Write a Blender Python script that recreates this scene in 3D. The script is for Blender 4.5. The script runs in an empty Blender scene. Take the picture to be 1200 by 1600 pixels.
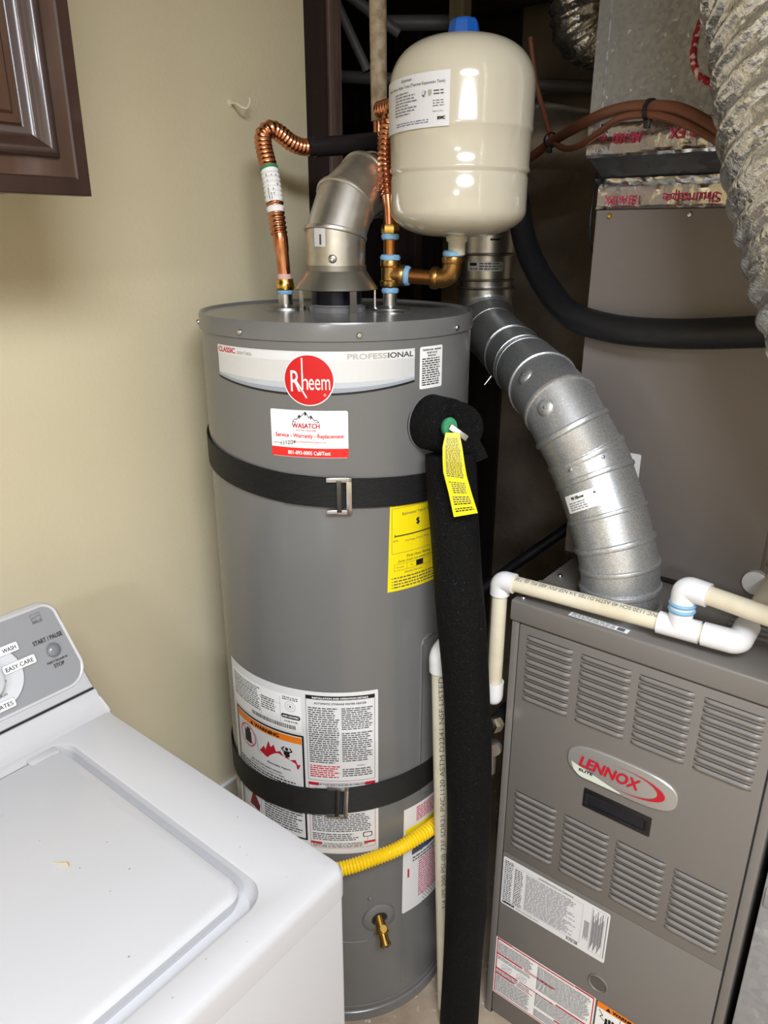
import bpy, bmesh, math, random
from mathutils import Vector, Matrix
random.seed(7)
D = bpy.data
SC = bpy.context.scene
COL = SC.collection
pi = math.pi

# ------------------------------------------------------------------ camera
CAM_H = 1.559
cd = D.cameras.new('camera'); cam = D.objects.new('camera', cd); COL.objects.link(cam)
SC.camera = cam
cd.sensor_fit = 'VERTICAL'; cd.sensor_height = 24.0; cd.sensor_width = 18.0
cd.lens = 1158.9 / 1600 * 24.0
cd.clip_start = 0.02; cd.clip_end = 50
PITCH, ROLL, YAW = math.radians(20.39), math.radians(0.10), math.radians(38.41)
_f = Vector((math.cos(YAW) * math.cos(PITCH), math.sin(YAW) * math.cos(PITCH), -math.sin(PITCH)))
_r = Vector((math.sin(YAW), -math.cos(YAW), 0)); _u = _r.cross(_f)
_r2 = _r * math.cos(ROLL) + _u * math.sin(ROLL); _u2 = -_r * math.sin(ROLL) + _u * math.cos(ROLL)
cam.matrix_world = Matrix(((_r2.x, _u2.x, -_f.x, 0), (_r2.y, _u2.y, -_f.y, 0), (_r2.z, _u2.z, -_f.z, CAM_H), (0, 0, 0, 1)))

# ------------------------------------------------------------------ world, exposure
wd = D.worlds.new('world'); SC.world = wd; wd.use_nodes = True
wd.node_tree.nodes['Background'].inputs[0].default_value = (1, 0.95, 0.88, 1)
wd.node_tree.nodes['Background'].inputs[1].default_value = 0.03
SC.view_settings.view_transform = 'Standard'
SC.view_settings.look = 'None'
SC.view_settings.gamma = 1.0
SC.view_settings.use_curve_mapping = False
SC.view_settings.exposure = 0.0
LAMP_W = 66.0
LAMP_AT = (-2.2, -1.15, 2.36)
LAMP2_W = 60.0
LAMP2_AT = (-0.25, -0.55, 2.36)
LAMP_RGB = (0.86, 0.915, 1.0)

# ------------------------------------------------------------------ materials
def lin(c):
    out = []
    for x in c:
        x = x / 255.0
        out.append(x / 12.92 if x <= 0.04045 else ((x + 0.055) / 1.055) ** 2.4)
    return (*out, 1.0)

MATS = {}
def M(name, rgb, rough=0.5, metal=0.0, bump=None, var=None, coat=0.0, spec=0.5, speck=None, emit=None, rvar=None):
    m = D.materials.new(name); m.use_nodes = True
    nt = m.node_tree; b = nt.nodes['Principled BSDF']; L = nt.links
    b.inputs['Base Color'].default_value = lin(rgb)
    b.inputs['Roughness'].default_value = rough
    b.inputs['Metallic'].default_value = metal
    b.inputs['Coat Weight'].default_value = coat
    b.inputs['Coat Roughness'].default_value = 0.08
    b.inputs['Specular IOR Level'].default_value = spec
    tc = nt.nodes.new('ShaderNodeTexCoord'); co = tc.outputs['Object']
    col = None
    if var:   # (kind, scale, rgb2, lo, hi)
        kind, sc, rgb2, lo, hi = var
        if kind == 'voronoi':
            t = nt.nodes.new('ShaderNodeTexVoronoi'); t.inputs['Scale'].default_value = sc
            src = nt.nodes.new('ShaderNodeSeparateColor'); L.new(t.outputs['Color'], src.inputs[0]); o = src.outputs[0]
            L.new(co, t.inputs['Vector'])
        elif kind == 'grain':
            mp = nt.nodes.new('ShaderNodeMapping'); mp.inputs['Scale'].default_value = (6, 6, 0.35)
            t = nt.nodes.new('ShaderNodeTexNoise'); t.inputs['Scale'].default_value = sc; t.inputs['Detail'].default_value = 6
            L.new(co, mp.inputs['Vector']); L.new(mp.outputs[0], t.inputs['Vector']); o = t.outputs['Fac']
        else:
            t = nt.nodes.new('ShaderNodeTexNoise'); t.inputs['Scale'].default_value = sc; t.inputs['Detail'].default_value = 5
            L.new(co, t.inputs['Vector']); o = t.outputs['Fac']
        rp = nt.nodes.new('ShaderNodeValToRGB')
        rp.color_ramp.elements[0].position = lo; rp.color_ramp.elements[0].color = lin(rgb)
        rp.color_ramp.elements[1].position = hi; rp.color_ramp.elements[1].color = lin(rgb2)
        L.new(o, rp.inputs[0]); col = rp.outputs[0]
        if rvar:
            mr = nt.nodes.new('ShaderNodeMapRange'); mr.inputs['To Min'].default_value = rvar[0]; mr.inputs['To Max'].default_value = rvar[1]
            L.new(o, mr.inputs[0]); L.new(mr.outputs[0], b.inputs['Roughness'])
    if speck:  # (scale, rgb, threshold)
        t = nt.nodes.new('ShaderNodeTexNoise'); t.inputs['Scale'].default_value = speck[0]; t.inputs['Detail'].default_value = 2
        L.new(co, t.inputs['Vector'])
        rp = nt.nodes.new('ShaderNodeValToRGB'); rp.color_ramp.elements[0].position = speck[2]; rp.color_ramp.elements[1].position = min(1, speck[2] + 0.06)
        rp.color_ramp.elements[0].color = (0, 0, 0, 1); rp.color_ramp.elements[1].color = (1, 1, 1, 1)
        L.new(t.outputs['Fac'], rp.inputs[0])
        mx = nt.nodes.new('ShaderNodeMix'); mx.data_type = 'RGBA'
        L.new(rp.outputs[0], mx.inputs['Factor'])
        if col: L.new(col, mx.inputs['A'])
        else: mx.inputs['A'].default_value = lin(rgb)
        mx.inputs['B'].default_value = lin(speck[1]); col = mx.outputs['Result']
    if col: L.new(col, b.inputs['Base Color'])
    if bump:   # (kind, scale, strength, distance)
        kind, sc, st, dist = bump
        if kind == 'voronoi':
            t = nt.nodes.new('ShaderNodeTexVoronoi'); t.inputs['Scale'].default_value = sc; o = t.outputs['Distance']
        elif kind == 'weave':
            t = nt.nodes.new('ShaderNodeTexWave'); t.bands_direction = 'Z'; t.inputs['Scale'].default_value = sc; t.inputs['Distortion'].default_value = 0.3; o = t.outputs['Fac']
        else:
            t = nt.nodes.new('ShaderNodeTexNoise'); t.inputs['Scale'].default_value = sc; t.inputs['Detail'].default_value = 4; o = t.outputs['Fac']
        L.new(co, t.inputs['Vector'])
        bp = nt.nodes.new('ShaderNodeBump'); bp.inputs['Strength'].default_value = st; bp.inputs['Distance'].default_value = dist
        L.new(o, bp.inputs['Height']); L.new(bp.outputs[0], b.inputs['Normal'])
    if emit:
        b.inputs['Emission Color'].default_value = lin(rgb); b.inputs['Emission Strength'].default_value = emit
    MATS[name] = m
    return m

wall_m = M('beige wall paint', (219, 208, 178), 0.5, bump=('noise', 130, 0.13, 0.004), var=('noise', 3, (214, 202, 171), 0.35, 0.7))
ceil_m = M('white ceiling paint', (228, 224, 214), 0.8, bump=('noise', 90, 0.2, 0.004))
conc_m = M('dark concrete', (160, 146, 130), 0.9, bump=('noise', 30, 0.5, 0.01), var=('noise', 5, (124, 112, 98), 0.35, 0.7))
floor_m = M('concrete floor', (178, 160, 140), 0.85, bump=('noise', 45, 0.4, 0.006), var=('noise', 7, (138, 120, 102), 0.35, 0.68), speck=(70, (205, 192, 175), 0.66))
wood_m = M('dark board', (52, 42, 40), 0.8, var=('grain', 5, (38, 30, 29), 0.3, 0.7))  # kept dark so the poorly lit back of the alcove stays dark
retd_m = M('return duct zinc', (172, 174, 177), 0.45, metal=0.45, var=('voronoi', 90, (160, 162, 166), 0.1, 0.9), speck=(30, (186, 188, 190), 0.6))
nick_m = M('pale nickel brass', (206, 198, 170), 0.3, metal=1.0)
stud_m = M('alcove shade stud wood', (58, 40, 34), 0.75, var=('grain', 9, (40, 27, 24), 0.3, 0.7), bump=('noise', 60, 0.3, 0.003), speck=(120, (150, 130, 112), 0.74))  # dark wood, colour deepened further for the low light in the alcove
stud2_m = M('brown stud wood', (122, 98, 88), 0.75, var=('grain', 9, (70, 52, 45), 0.3, 0.7), speck=(120, (160, 140, 122), 0.73))
tan_m = M('pale timber', (120, 108, 78), 0.8, var=('grain', 9, (95, 84, 60), 0.3, 0.7))
cab_m = M('dark walnut stain', (60, 39, 32), 0.42, var=('grain', 7, (44, 28, 24), 0.3, 0.72), coat=0.35)
cab2_m = M('walnut stain panel', (82, 56, 42), 0.42, var=('grain', 7, (62, 41, 31), 0.3, 0.72), coat=0.35)
white_m = M('white appliance enamel', (190, 190, 193), 0.25, spec=0.5, coat=0.2)
whitep_m = M('white plastic', (205, 206, 210), 0.35)
ctrl_m = M('silver grey control film', (142, 143, 147), 0.4)
btn_m = M('grey button plastic', (120, 122, 128), 0.3, coat=0.4)
gap_m = M('dark gap', (30, 30, 32), 0.7)
tank_m = M('grey heater enamel', (112, 112, 112), 0.27, coat=0.15, bump=('noise', 14, 0.04, 0.004))
cream_m = M('cream tank enamel', (206, 199, 180), 0.14, coat=0.5, bump=('noise', 9, 0.05, 0.006))
blue_m = M('blue plastic cap', (18, 88, 178), 0.45)
furn_m = M('taupe furnace paint', (117, 113, 109), 0.42, bump=('noise', 500, 0.05, 0.001))
coil_m = M('taupe grey coil cabinet paint', (128, 121, 118), 0.38, bump=('noise', 500, 0.05, 0.001))
badge_m = M('brushed silver badge', (190, 188, 186), 0.3, metal=0.6)
galv_m = M('galvanized steel', (204, 207, 210), 0.4, metal=0.78, var=('voronoi', 420, (180, 183, 186), 0.1, 0.9), rvar=(0.34, 0.46), bump=('noise', 18, 0.03, 0.004), speck=(600, (240, 242, 244), 0.6))
galvd_m = M('weathered galvanized duct', (165, 166, 166), 0.45, metal=0.8, var=('voronoi', 170, (146, 147, 148), 0.1, 0.9), rvar=(0.4, 0.54), speck=(95, (214, 214, 212), 0.66))
galvb_m = M('shaded duct zinc', (120, 124, 130), 0.42, metal=0.85, var=('voronoi', 60, (100, 104, 110), 0.1, 0.9))  # darker duct metal; shade of the downward flare put into the colour
alum_m = M('aluminium vent', (212, 210, 206), 0.34, metal=0.95, bump=('noise', 30, 0.03, 0.003), var=('noise', 40, (200, 198, 193), 0.4, 0.6))
hoodm = M('dull aluminium hood', (150, 148, 143), 0.38, metal=0.9)
foil_m = M('crinkled foil', (232, 231, 228), 0.14, metal=1.0, bump=('noise', 26, 0.25, 0.006))
flex_m = M('foil flex duct jacket', (228, 226, 221), 0.24, metal=0.92, bump=('noise', 75, 0.6, 0.007))
copper_m = M('copper', (214, 150, 114), 0.22, metal=1.0, var=('noise', 24, (188, 116, 80), 0.4, 0.66))
brass_m = M('brass', (172, 134, 78), 0.34, metal=1.0, bump=('noise', 180, 0.25, 0.002), var=('noise', 18, (146, 108, 62), 0.4, 0.66))
brassy_m = M('bright brass', (216, 176, 92), 0.25, metal=1.0)
steel_m = M('zinc plated steel', (202, 202, 204), 0.25, metal=1.0)
sealant_m = M('blue thread sealant', (130, 178, 214), 0.5, bump=('noise', 120, 0.5, 0.003))
pink_m = M('pink plastic collar', (226, 182, 184), 0.5)
blkpipe_m = M('black pipe', (34, 30, 32), 0.35, spec=0.5)
hose_m = M('black rubber insulation', (20, 21, 26), 0.5, bump=('noise', 60, 0.2, 0.003))
foam_m = M('black foam insulation', (13, 13, 14), 0.7, bump=('noise', 330, 1.0, 0.004), speck=(420, (70, 70, 74), 0.67), spec=0.15)
web_m = M('black webbing', (25, 25, 27), 0.6, bump=('weave', 130, 0.7, 0.002), spec=0.4)
pvc_m = M('ivory pvc pipe', (226, 219, 198), 0.35, var=('noise', 20, (214, 204, 178), 0.4, 0.7))
pvcw_m = M('white pvc fitting', (236, 237, 240), 0.3)
pvcg_m = M('dim grey pvc', (105, 103, 104), 0.5)  # grey lowered so the alcove pipes look dim
paint_m = M('chipped cream paint', (176, 160, 134), 0.6, var=('noise', 60, (142, 118, 92), 0.45, 0.7))
yel_m = M('yellow coated gas line', (246, 206, 16), 0.35, coat=0.2)
tagy_m = M('yellow vinyl', (247, 229, 16), 0.45)
enery_m = M('yellow energy label', (248, 224, 8), 0.5)
green_m = M('green plastic disc', (48, 140, 96), 0.45, bump=('noise', 200, 0.6, 0.002))
brownl_m = M('brown line insulation', (104, 62, 42), 0.5)
blk_m = M('black plastic', (22, 22, 25), 0.4)
recess_m = M('black recess', (30, 31, 38), 0.25)
p_white = M('label white', (236, 236, 236), 0.45)
p_silver = M('label silver', (222, 224, 227), 0.35, metal=0.25)
p_blue = M('label blue grey', (156, 162, 172), 0.4)
p_lblue = M('label pale blue grey', (192, 198, 204), 0.4)
p_grey = M('label pale grey', (226, 226, 228), 0.45)
p_black = M('print black', (24, 24, 26), 0.5)
p_dark = M('print dark grey', (82, 82, 84), 0.5)
p_mid = M('print mid grey', (128, 128, 132), 0.5)
p_light = M('print light grey', (188, 186, 176), 0.35, metal=0.2)
p_red = M('print red', (206, 14, 22), 0.4)
p_dred = M('print deep red', (190, 24, 44), 0.4)
p_bred = M('print bright red', (230, 40, 36), 0.4)
p_orange = M('print orange', (246, 132, 24), 0.45)
p_navy = M('print navy', (70, 84, 130), 0.5)
p_mag = M('print magenta', (196, 44, 92), 0.4)
p_wht = M('print white', (246, 246, 246), 0.45)
p_cream = M('badge pale panel', (214, 222, 208), 0.4)
p_pvc = M('print on pvc', (98, 98, 104), 0.6)
lamp_m = M('lamp diffuser', (255, 250, 242), 0.5, emit=6.0)

# ------------------------------------------------------------------ geometry helpers
def V(*a): return Vector(a if len(a) > 1 else a[0])

class MB:
    def __init__(s): s.v = []; s.f = []; s.m = []
    def add(s, vs, fs, mi=0):
        n = len(s.v); s.v += [tuple(p) for p in vs]
        s.f += [tuple(i + n for i in f) for f in fs]; s.m += [mi] * len(fs); return s
    def box(s, x0, x1, y0, y1, z0, z1, mi=0, bev=0.0, seg=2):
        bm = bmesh.new(); bmesh.ops.create_cube(bm, size=1.0)
        for q in bm.verts:
            q.co = Vector((x0 + (q.co.x + .5) * (x1 - x0), y0 + (q.co.y + .5) * (y1 - y0), z0 + (q.co.z + .5) * (z1 - z0)))
        if bev: bmesh.ops.bevel(bm, geom=bm.edges[:], offset=bev, segments=seg, profile=0.5, affect='EDGES')
        return s.bm(bm, mi)
    def bm(s, bm, mi=0):
        bm.verts.index_update(); s.add([q.co for q in bm.verts], [[q.index for q in f.verts] for f in bm.faces], mi); bm.free(); return s
    def loft(s, loops, mi=0, cap0=False, cap1=False, closed=True):
        n = len(loops[0]); vs = [p for l in loops for p in l]; fs = []
        for i in range(len(loops) - 1):
            for j in range(n if closed else n - 1):
                k = (j + 1) % n
                fs.append((i * n + j, i * n + k, (i + 1) * n + k, (i + 1) * n + j))
        if cap0: fs.append(tuple(range(n))[::-1])
        if cap1: fs.append(tuple((len(loops) - 1) * n + j for j in range(n)))
        return s.add(vs, fs, mi)
    def tube(s, path, r, n=16, mi=0, caps=True):
        path = [Vector(p) for p in path]; loops = []; L = len(path)
        t0 = (path[1] - path[0]).normalized()
        a = t0.orthogonal().normalized(); prev = t0
        for i, p in enumerate(path):
            t = (path[min(i + 1, L - 1)] - path[max(i - 1, 0)]).normalized()
            q = prev.rotation_difference(t); a = (q @ a); a = (a - t * a.dot(t)).normalized(); prev = t
            b = t.cross(a); rr = r[i] if isinstance(r, (list, tuple)) else r
            loops.append([p + (a * math.cos(2 * pi * k / n) + b * math.sin(2 * pi * k / n)) * rr for k in range(n)])
        return s.loft(loops, mi, caps, caps)
    def lathe(s, prof, origin, axis=(0, 0, 1), n=32, mi=0, cap0=True, cap1=True):
        ax = Vector(axis).normalized(); a = ax.orthogonal().normalized()
        if abs(ax.z) > 0.999: a = Vector((1, 0, 0))
        b = ax.cross(a); o = Vector(origin)
        loops = [[o + ax * h + (a * math.cos(2 * pi * k / n) + b * math.sin(2 * pi * k / n)) * r for k in range(n)] for r, h in prof]
        return s.loft(loops, mi, cap0, cap1)
    def torus(s, c, axis, R, r, n=32, m=8, mi=0):
        ax = Vector(axis).normalized(); a = ax.orthogonal().normalized(); b = ax.cross(a); c = Vector(c); loops = []
        for i in range(n + 1):
            d = a * math.cos(2 * pi * i / n) + b * math.sin(2 * pi * i / n)
            loops.append([c + d * (R + r * math.cos(2 * pi * k / m)) + ax * r * math.sin(2 * pi * k / m) for k in range(m)])
        return s.loft(loops, mi)
    def build(s, name, mats, root=None, parent=None, angle=40, loc=None):
        if not isinstance(mats, (list, tuple)): mats = [mats]
        off = Vector(loc) if loc is not None else (root.location if root else Vector((0, 0, 0)))
        me = D.meshes.new(name)
        me.from_pydata([(p[0] - off.x, p[1] - off.y, p[2] - off.z) for p in s.v], [], s.f)
        for m in mats: me.materials.append(m)
        me.polygons.foreach_set('material_index', s.m)
        bm = bmesh.new(); bm.from_mesh(me); bmesh.ops.recalc_face_normals(bm, faces=bm.faces[:]); bm.to_mesh(me); bm.free()
        if angle:
            me.polygons.foreach_set('use_smooth', [True] * len(me.polygons)); me.set_sharp_from_angle(angle=math.radians(angle))
        o = D.objects.new(name, me); COL.objects.link(o)
        if parent or root: o.parent = parent or root
        if loc is not None: o.location = loc
        return o

def thing(name, label, cat, loc, group=None):
    o = D.objects.new(name, None); COL.objects.link(o); o.location = loc; o.empty_display_size = 0.05
    o['label'] = label; o['category'] = cat
    if group: o['group'] = group
    return o
def tag(o, label, cat, group=None):
    o['label'] = label; o['category'] = cat
    if group: o['group'] = group
    return o
def struct(o): o['kind'] = 'structure'; return o

def spline(pts, n=8):
    P = [Vector(p) for p in pts]; out = []
    for i in range(len(P) - 1):
        p0 = P[max(i - 1, 0)]; p1 = P[i]; p2 = P[i + 1]; p3 = P[min(i + 2, len(P) - 1)]
        for k in range(n):
            t = k / n
            out.append(0.5 * ((2 * p1) + (p2 - p0) * t + (2 * p0 - 5 * p1 + 4 * p2 - p3) * t * t + (3 * p1 - p0 - 3 * p2 + p3) * t ** 3))
    out.append(P[-1]); return out
def resample(path, ds):
    P = [Vector(p) for p in path]; L = [0]
    for a, b in zip(P, P[1:]): L.append(L[-1] + (b - a).length)
    n = max(2, int(L[-1] / ds)); out = []; j = 0; S = []
    for i in range(n + 1):
        d = L[-1] * i / n
        while j < len(P) - 2 and L[j + 1] < d: j += 1
        t = (d - L[j]) / max(1e-9, L[j + 1] - L[j]); out.append(P[j].lerp(P[j + 1], min(1, t))); S.append(d)
    return out, S
def rrect(x0, x1, y0, y1, r, n=6):
    out = []
    for cx, cy, a0 in ((x1 - r, y1 - r, 0), (x0 + r, y1 - r, 90), (x0 + r, y0 + r, 180), (x1 - r, y0 + r, 270)):
        for k in range(n + 1):
            a = math.radians(a0 + 90 * k / n); out.append((cx + r * math.cos(a), cy + r * math.sin(a)))
    return out

# ---- lettering and flat print
_tc = {}
def text_mesh(s):
    if s in _tc: return _tc[s]
    cu = D.curves.new('t', 'FONT'); cu.body = s; cu.resolution_u = 3; cu.fill_mode = 'FRONT'
    o = D.objects.new('t', cu); COL.objects.link(o)
    bpy.context.view_layer.update()
    dg = bpy.context.evaluated_depsgraph_get(); ev = o.evaluated_get(dg); me = ev.to_mesh()
    vs = [(p.co.x, p.co.y) for p in me.vertices]; fs = [tuple(p.vertices) for p in me.polygons]
    ev.to_mesh_clear(); D.objects.remove(o); D.curves.remove(cu)
    x0 = min((p[0] for p in vs), default=0); x1 = max((p[0] for p in vs), default=1)
    _tc[s] = (vs, fs, x0, x1); return _tc[s]
CAPH = 0.73

class Print:
    def __init__(s, mp, step=0.012, lay=0.00022): s.mp = mp; s.v = []; s.f = []; s.m = []; s.mats = []; s.step = step; s.lay = lay
    def mi(s, mat):
        if mat not in s.mats: s.mats.append(mat)
        return s.mats.index(mat)
    def _add(s, pts, fs, mat, layer):
        n = len(s.v); s.v += [tuple(s.mp(u, v, 0.0004 + s.lay * layer)) for u, v in pts]
        s.f += [tuple(i + n for i in f) for f in fs]; s.m += [s.mi(mat)] * len(fs)
    def strip(s, top, bot, mat, layer=1):
        n = len(top); s._add(list(top) + list(bot), [(n + i, n + i + 1, i + 1, i) for i in range(n - 1)], mat, layer)
    def rect(s, u0, v0, u1, v1, mat, layer=1):
        k = max(1, int(math.ceil(abs(u1 - u0) / s.step)))
        us = [u0 + (u1 - u0) * i / k for i in range(k + 1)]
        s.strip([(u, v1) for u in us], [(u, v0) for u in us], mat, layer)
    def rrect(s, u0, v0, u1, v1, r, mat, layer=0):
        k = max(4, int(math.ceil((u1 - u0) / s.step))); us = []
        for i in range(5): us.append(u0 + r * (1 - math.cos(pi / 2 * i / 4)))
        for i in range(1, k): us.append(u0 + r + (u1 - u0 - 2 * r) * i / k)
        for i in range(5): us.append(u1 - r * (1 - math.sin(pi / 2 * i / 4)) if True else 0)
        us = sorted(us); t = []; b = []
        for u in us:
            e = max(0, (u0 + r - u) if u < u0 + r else (u - (u1 - r)) if u > u1 - r else 0); d = r - math.sqrt(max(0, r * r - e * e))
            t.append((u, v1 - d)); b.append((u, v0 + d))
        s.strip(t, b, mat, layer)
    def frame(s, u0, v0, u1, v1, t, mat, layer=1):
        s.rect(u0, v0, u1, v0 + t, mat, layer); s.rect(u0, v1 - t, u1, v1, mat, layer)
        s.rect(u0, v0 + t, u0 + t, v1 - t, mat, layer); s.rect(u1 - t, v0 + t, u1, v1 - t, mat, layer)
    def poly(s, pts, mat, layer=2): s._add(pts, [tuple(range(len(pts)))], mat, layer)
    def disc(s, cu, cv, ru, rv, mat, layer=1, n=32, p=2.0):
        k = 16; us = [cu - ru * math.cos(pi * i / k) for i in range(k + 1)]
        h = [rv * max(0, 1 - abs((u - cu) / ru) ** p) ** (1 / p) for u in us]
        s.strip([(u, cv + a) for u, a in zip(us, h)], [(u, cv - a) for u, a in zip(us, h)], mat, layer)
    def arc(s, cu, cv, ru, rv, a0, a1, w, mat, layer=2, n=24, taper=0):
        o = []; i_ = []
        for k in range(n + 1):
            a = math.radians(a0 + (a1 - a0) * k / n); ww = w * (1 if not taper else max(0.04, math.sin(pi * k / n)) ** taper)
            o.append((cu + ru * math.cos(a), cv + rv * math.sin(a))); i_.append((cu + (ru - ww) * math.cos(a), cv + (rv - ww) * math.sin(a)))
        s.strip(o, i_, mat, layer)
    def line(s, pts, w, mat, layer=2):
        for (a, b), (c, d) in zip(pts, pts[1:]):
            l = math.hypot(c - a, d - b) or 1; nx, ny = -(d - b) / l * w / 2, (c - a) / l * w / 2
            s._add([(a + nx, b + ny), (a - nx, b - ny), (c - nx, d - ny), (c + nx, d + ny)], [(0, 1, 2, 3)], mat, layer)
    def text(s, t, u, v, h, mat, w=None, layer=3, align='l', rot=0, shear=0.0, bold=0.0):
        vs, fs, x0, x1 = text_mesh(t); k = h / CAPH
        kx = w / (x1 - x0) if w else k; W = (x1 - x0) * kx
        ou = {'l': 0, 'c': -W / 2, 'r': -W}[align]; c, sn = math.cos(math.radians(rot)), math.sin(math.radians(rot))
        for j, (bu, bv) in enumerate([(0, 0)] if not bold else [(-bold, 0), (bold, 0), (0, bold * .6), (0, -bold * .6)]):
            pts = []
            for x, y in vs:
                a = (x - x0) * kx + ou + shear * y * k + bu; b = y * k + bv
                pts.append((u + a * c - b * sn, v + a * sn + b * c))
            s._add(pts, fs, mat, layer + j * .15)
    def rows(s, u0, v0, u1, v1, n, mat, layer=2, fill=0.5, ragged=0.15, word=(0.003, 0.011), rot90=False):
        rnd = random.Random(int((u0 + v0 * 3 + n) * 99991)); ph = (v1 - v0) / n
        for i in range(n):
            vb = v1 - ph * (i + 0.5) - ph * fill / 2; u = u0; ue = u1 - rnd.random() * ragged * (u1 - u0)
            while u < ue:
                ww = min(rnd.uniform(*word), ue - u)
                if ww > 0.0008: s.rect(u, vb, u + ww, vb + ph * fill, mat, layer)
                u += ww + rnd.uniform(0.0012, 0.002)
    def build(s, name, root, parent=None):
        off = root.location; me = D.meshes.new(name)
        me.from_pydata([(p[0] - off.x, p[1] - off.y, p[2] - off.z) for p in s.v], [], s.f)
        for m in s.mats: me.materials.append(m)
        me.polygons.foreach_set('material_index', s.m)
        o = D.objects.new(name, me); COL.objects.link(o); o.parent = parent or root
        return o

def sticker(root, name, mp, sheet, draw, label=None, step=0.012):
    a = Print(mp, step); sheet(a); o = a.build(name, root)
    if label: o['label'] = label
    if draw:
        b = Print(mp, step); draw(b); b.build('printing', root, o)
    return o
def screw(root, p, n, r=0.005, mat=None, parent=None, name='screw'):
    m = MB(); m.lathe([(r, 0), (r, r * .5), (r * .7, r * .85), (r * .25, r * .9)], p, n, 10); m.build(name, mat or steel_m, root, parent)

# ================================================================== THE ROOM
def slab(name, x0, x1, y0, y1, z0, z1, mat):
    m = MB(); m.box(x0, x1, y0, y1, z0, z1); return struct(m.build(name, mat, angle=0, loc=((x0 + x1) / 2, (y0 + y1) / 2, z0)))
WX = 1.232; WY = 1.18
slab('floor', -3.3, 2.5, -2.4, 2.6, -0.08, 0.0, floor_m)
slab('ceiling', -3.3, 2.5, -2.4, 2.6, 2.40, 2.48, ceil_m)
slab('wall_left', -3.3, WX, WY, WY + 0.013, 0, 2.40, wall_m)
slab('wall_near', -3.3, -3.2, -2.4, WY, 0, 2.40, wall_m)
slab('wall_right', -3.2, 2.4, -2.4, -2.3, 0, 2.40, wall_m)
slab('wall_back', 2.35, 2.45, -2.3, 1.32, 0, 2.40, conc_m)
slab('wall_inner', 2.33, 2.45, 1.32, 2.5, 0, 2.40, wood_m)
slab('wall_far', -3.3, 2.4, 2.45, 2.55, 0, 2.40, wood_m)
slab('wall_side', -3.3, -3.2, 1.24, 2.45, 0, 2.40, conc_m)
m = MB(); m.box(-3.2, 1.22, WY - 0.008, WY, 0, 0.338, 0); m.box(-3.2, 1.22, WY - 0.009, WY, 0.338, 0.346, 1, 0.002)
struct(m.build('baseboard_left', [wall_m, pvcw_m], angle=0, loc=(-1, WY, 0)))
# joists overhead and studs in the open bay
for i, (x0, lab) in enumerate(((1.34, 'dark ceiling joist above the water heater'), (1.75, 'dark ceiling joist deep in the alcove, middle one'), (2.15, 'dark ceiling joist nearest the concrete wall'))):
    m = MB(); m.box(x0, x0 + 0.04, -2.28, 2.44, 2.17, 2.40); tag(m.build('ceiling_joist', stud_m, angle=0, loc=(x0, 0, 2.17)), lab, 'joist', 'ceiling joists')
for (x0, x1, y0, y1, mt, lab) in (
        (WX + 0.000, WX + 0.082, WY + 0.0135, WY + 0.104, stud_m, 'dark wooden stud at the end of the beige wall'),
        (WX + 0.083, WX + 0.121, WY + 0.008, WY + 0.099, stud2_m, 'lighter brown stud beside the dark stud at the wall end'),
        (1.735, 1.775, 1.14, 1.18, tan_m, 'pale upright timber behind the blue tank cap'),
        (2.05, 2.09, 1.50, 1.59, stud_m, 'dark upright stud far back in the alcove')):
    m = MB(); m.box(x0, x1, y0, y1, 0, 2.17, 0, 0.002, 1); tag(m.build('wall_stud', mt, angle=0, loc=(x0, y0, 0)), lab, 'stud', 'wall studs')

# ceiling lamps (behind the camera)
def ceiling_lamp(at, w, R, lab):
    t = thing('ceiling_lamp', lab, 'lamp', (at[0], at[1], 2.40), 'ceiling lamps')
    m = MB(); m.lathe([(R + .02, 0), (R + .02, -.02), (R, -.026)], (at[0], at[1], 2.40), n=40, cap1=False); m.build('rim', whitep_m, t)
    m = MB(); m.lathe([(R, 0), (R * .98, -.004), (R * .6, -.012), (R * .1, -.014)], (at[0], at[1], 2.376), n=40); m.build('diffuser', lamp_m, t)
    l = D.lights.new('lamp_light', 'AREA'); l.shape = 'DISK'; l.size = 2 * R; l.energy = w; l.color = LAMP_RGB
    o = D.objects.new('lamp_light', l); COL.objects.link(o); o.parent = t; o.location = (0, 0, at[2] - 2.40 - .002)
ceiling_lamp(LAMP_AT, LAMP_W, 0.24, 'round ceiling lamp in the middle of the laundry room')
ceiling_lamp(LAMP2_AT, LAMP2_W, 0.42, 'round ceiling lamp nearest the washing machine')

# ================================================================== WATER HEATER
HX, HY, HZ = 0.997, 0.896, 1.441
HA = math.atan2(HY, HX)
FR = Vector((-math.cos(HA), -math.sin(HA), 0)); RT = Vector((math.sin(HA), -math.cos(HA), 0)); HC = Vector((HX, HY, 0)); UP = Vector((0, 0, 1))
R0 = 0.2345
def HR(z): return 0.2382 - 0.0047 * z / 1.44
def hp(phi, rr, z): return HC + (FR * math.cos(phi) + RT * math.sin(phi)) * rr + UP * z
def hmap(u, z, off): return hp(u / R0, HR(z) + off, z)
def S(phi): return phi * R0
wh = thing('water_heater', 'tall grey cylindrical gas water heater between the washer and the furnace', 'water heater', (HX, HY, 0))
m = MB(); m.lathe([(HR(0) - .004, 0.012), (HR(.03), 0.02)] + [(HR(z), z) for z in (.05, .2, .5, .8, 1.1, 1.40, HZ - .01)], (HX, HY, 0), n=96)
m.build('jacket', tank_m, wh)
m = MB(); m.lathe([(HR(0) + .003, 0), (HR(0) + .003, .024), (HR(0) - .001, .027)], (HX, HY, 0), n=96); m.build('base_ring', tank_m, wh)
RL = 0.2345 + .0022
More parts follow.
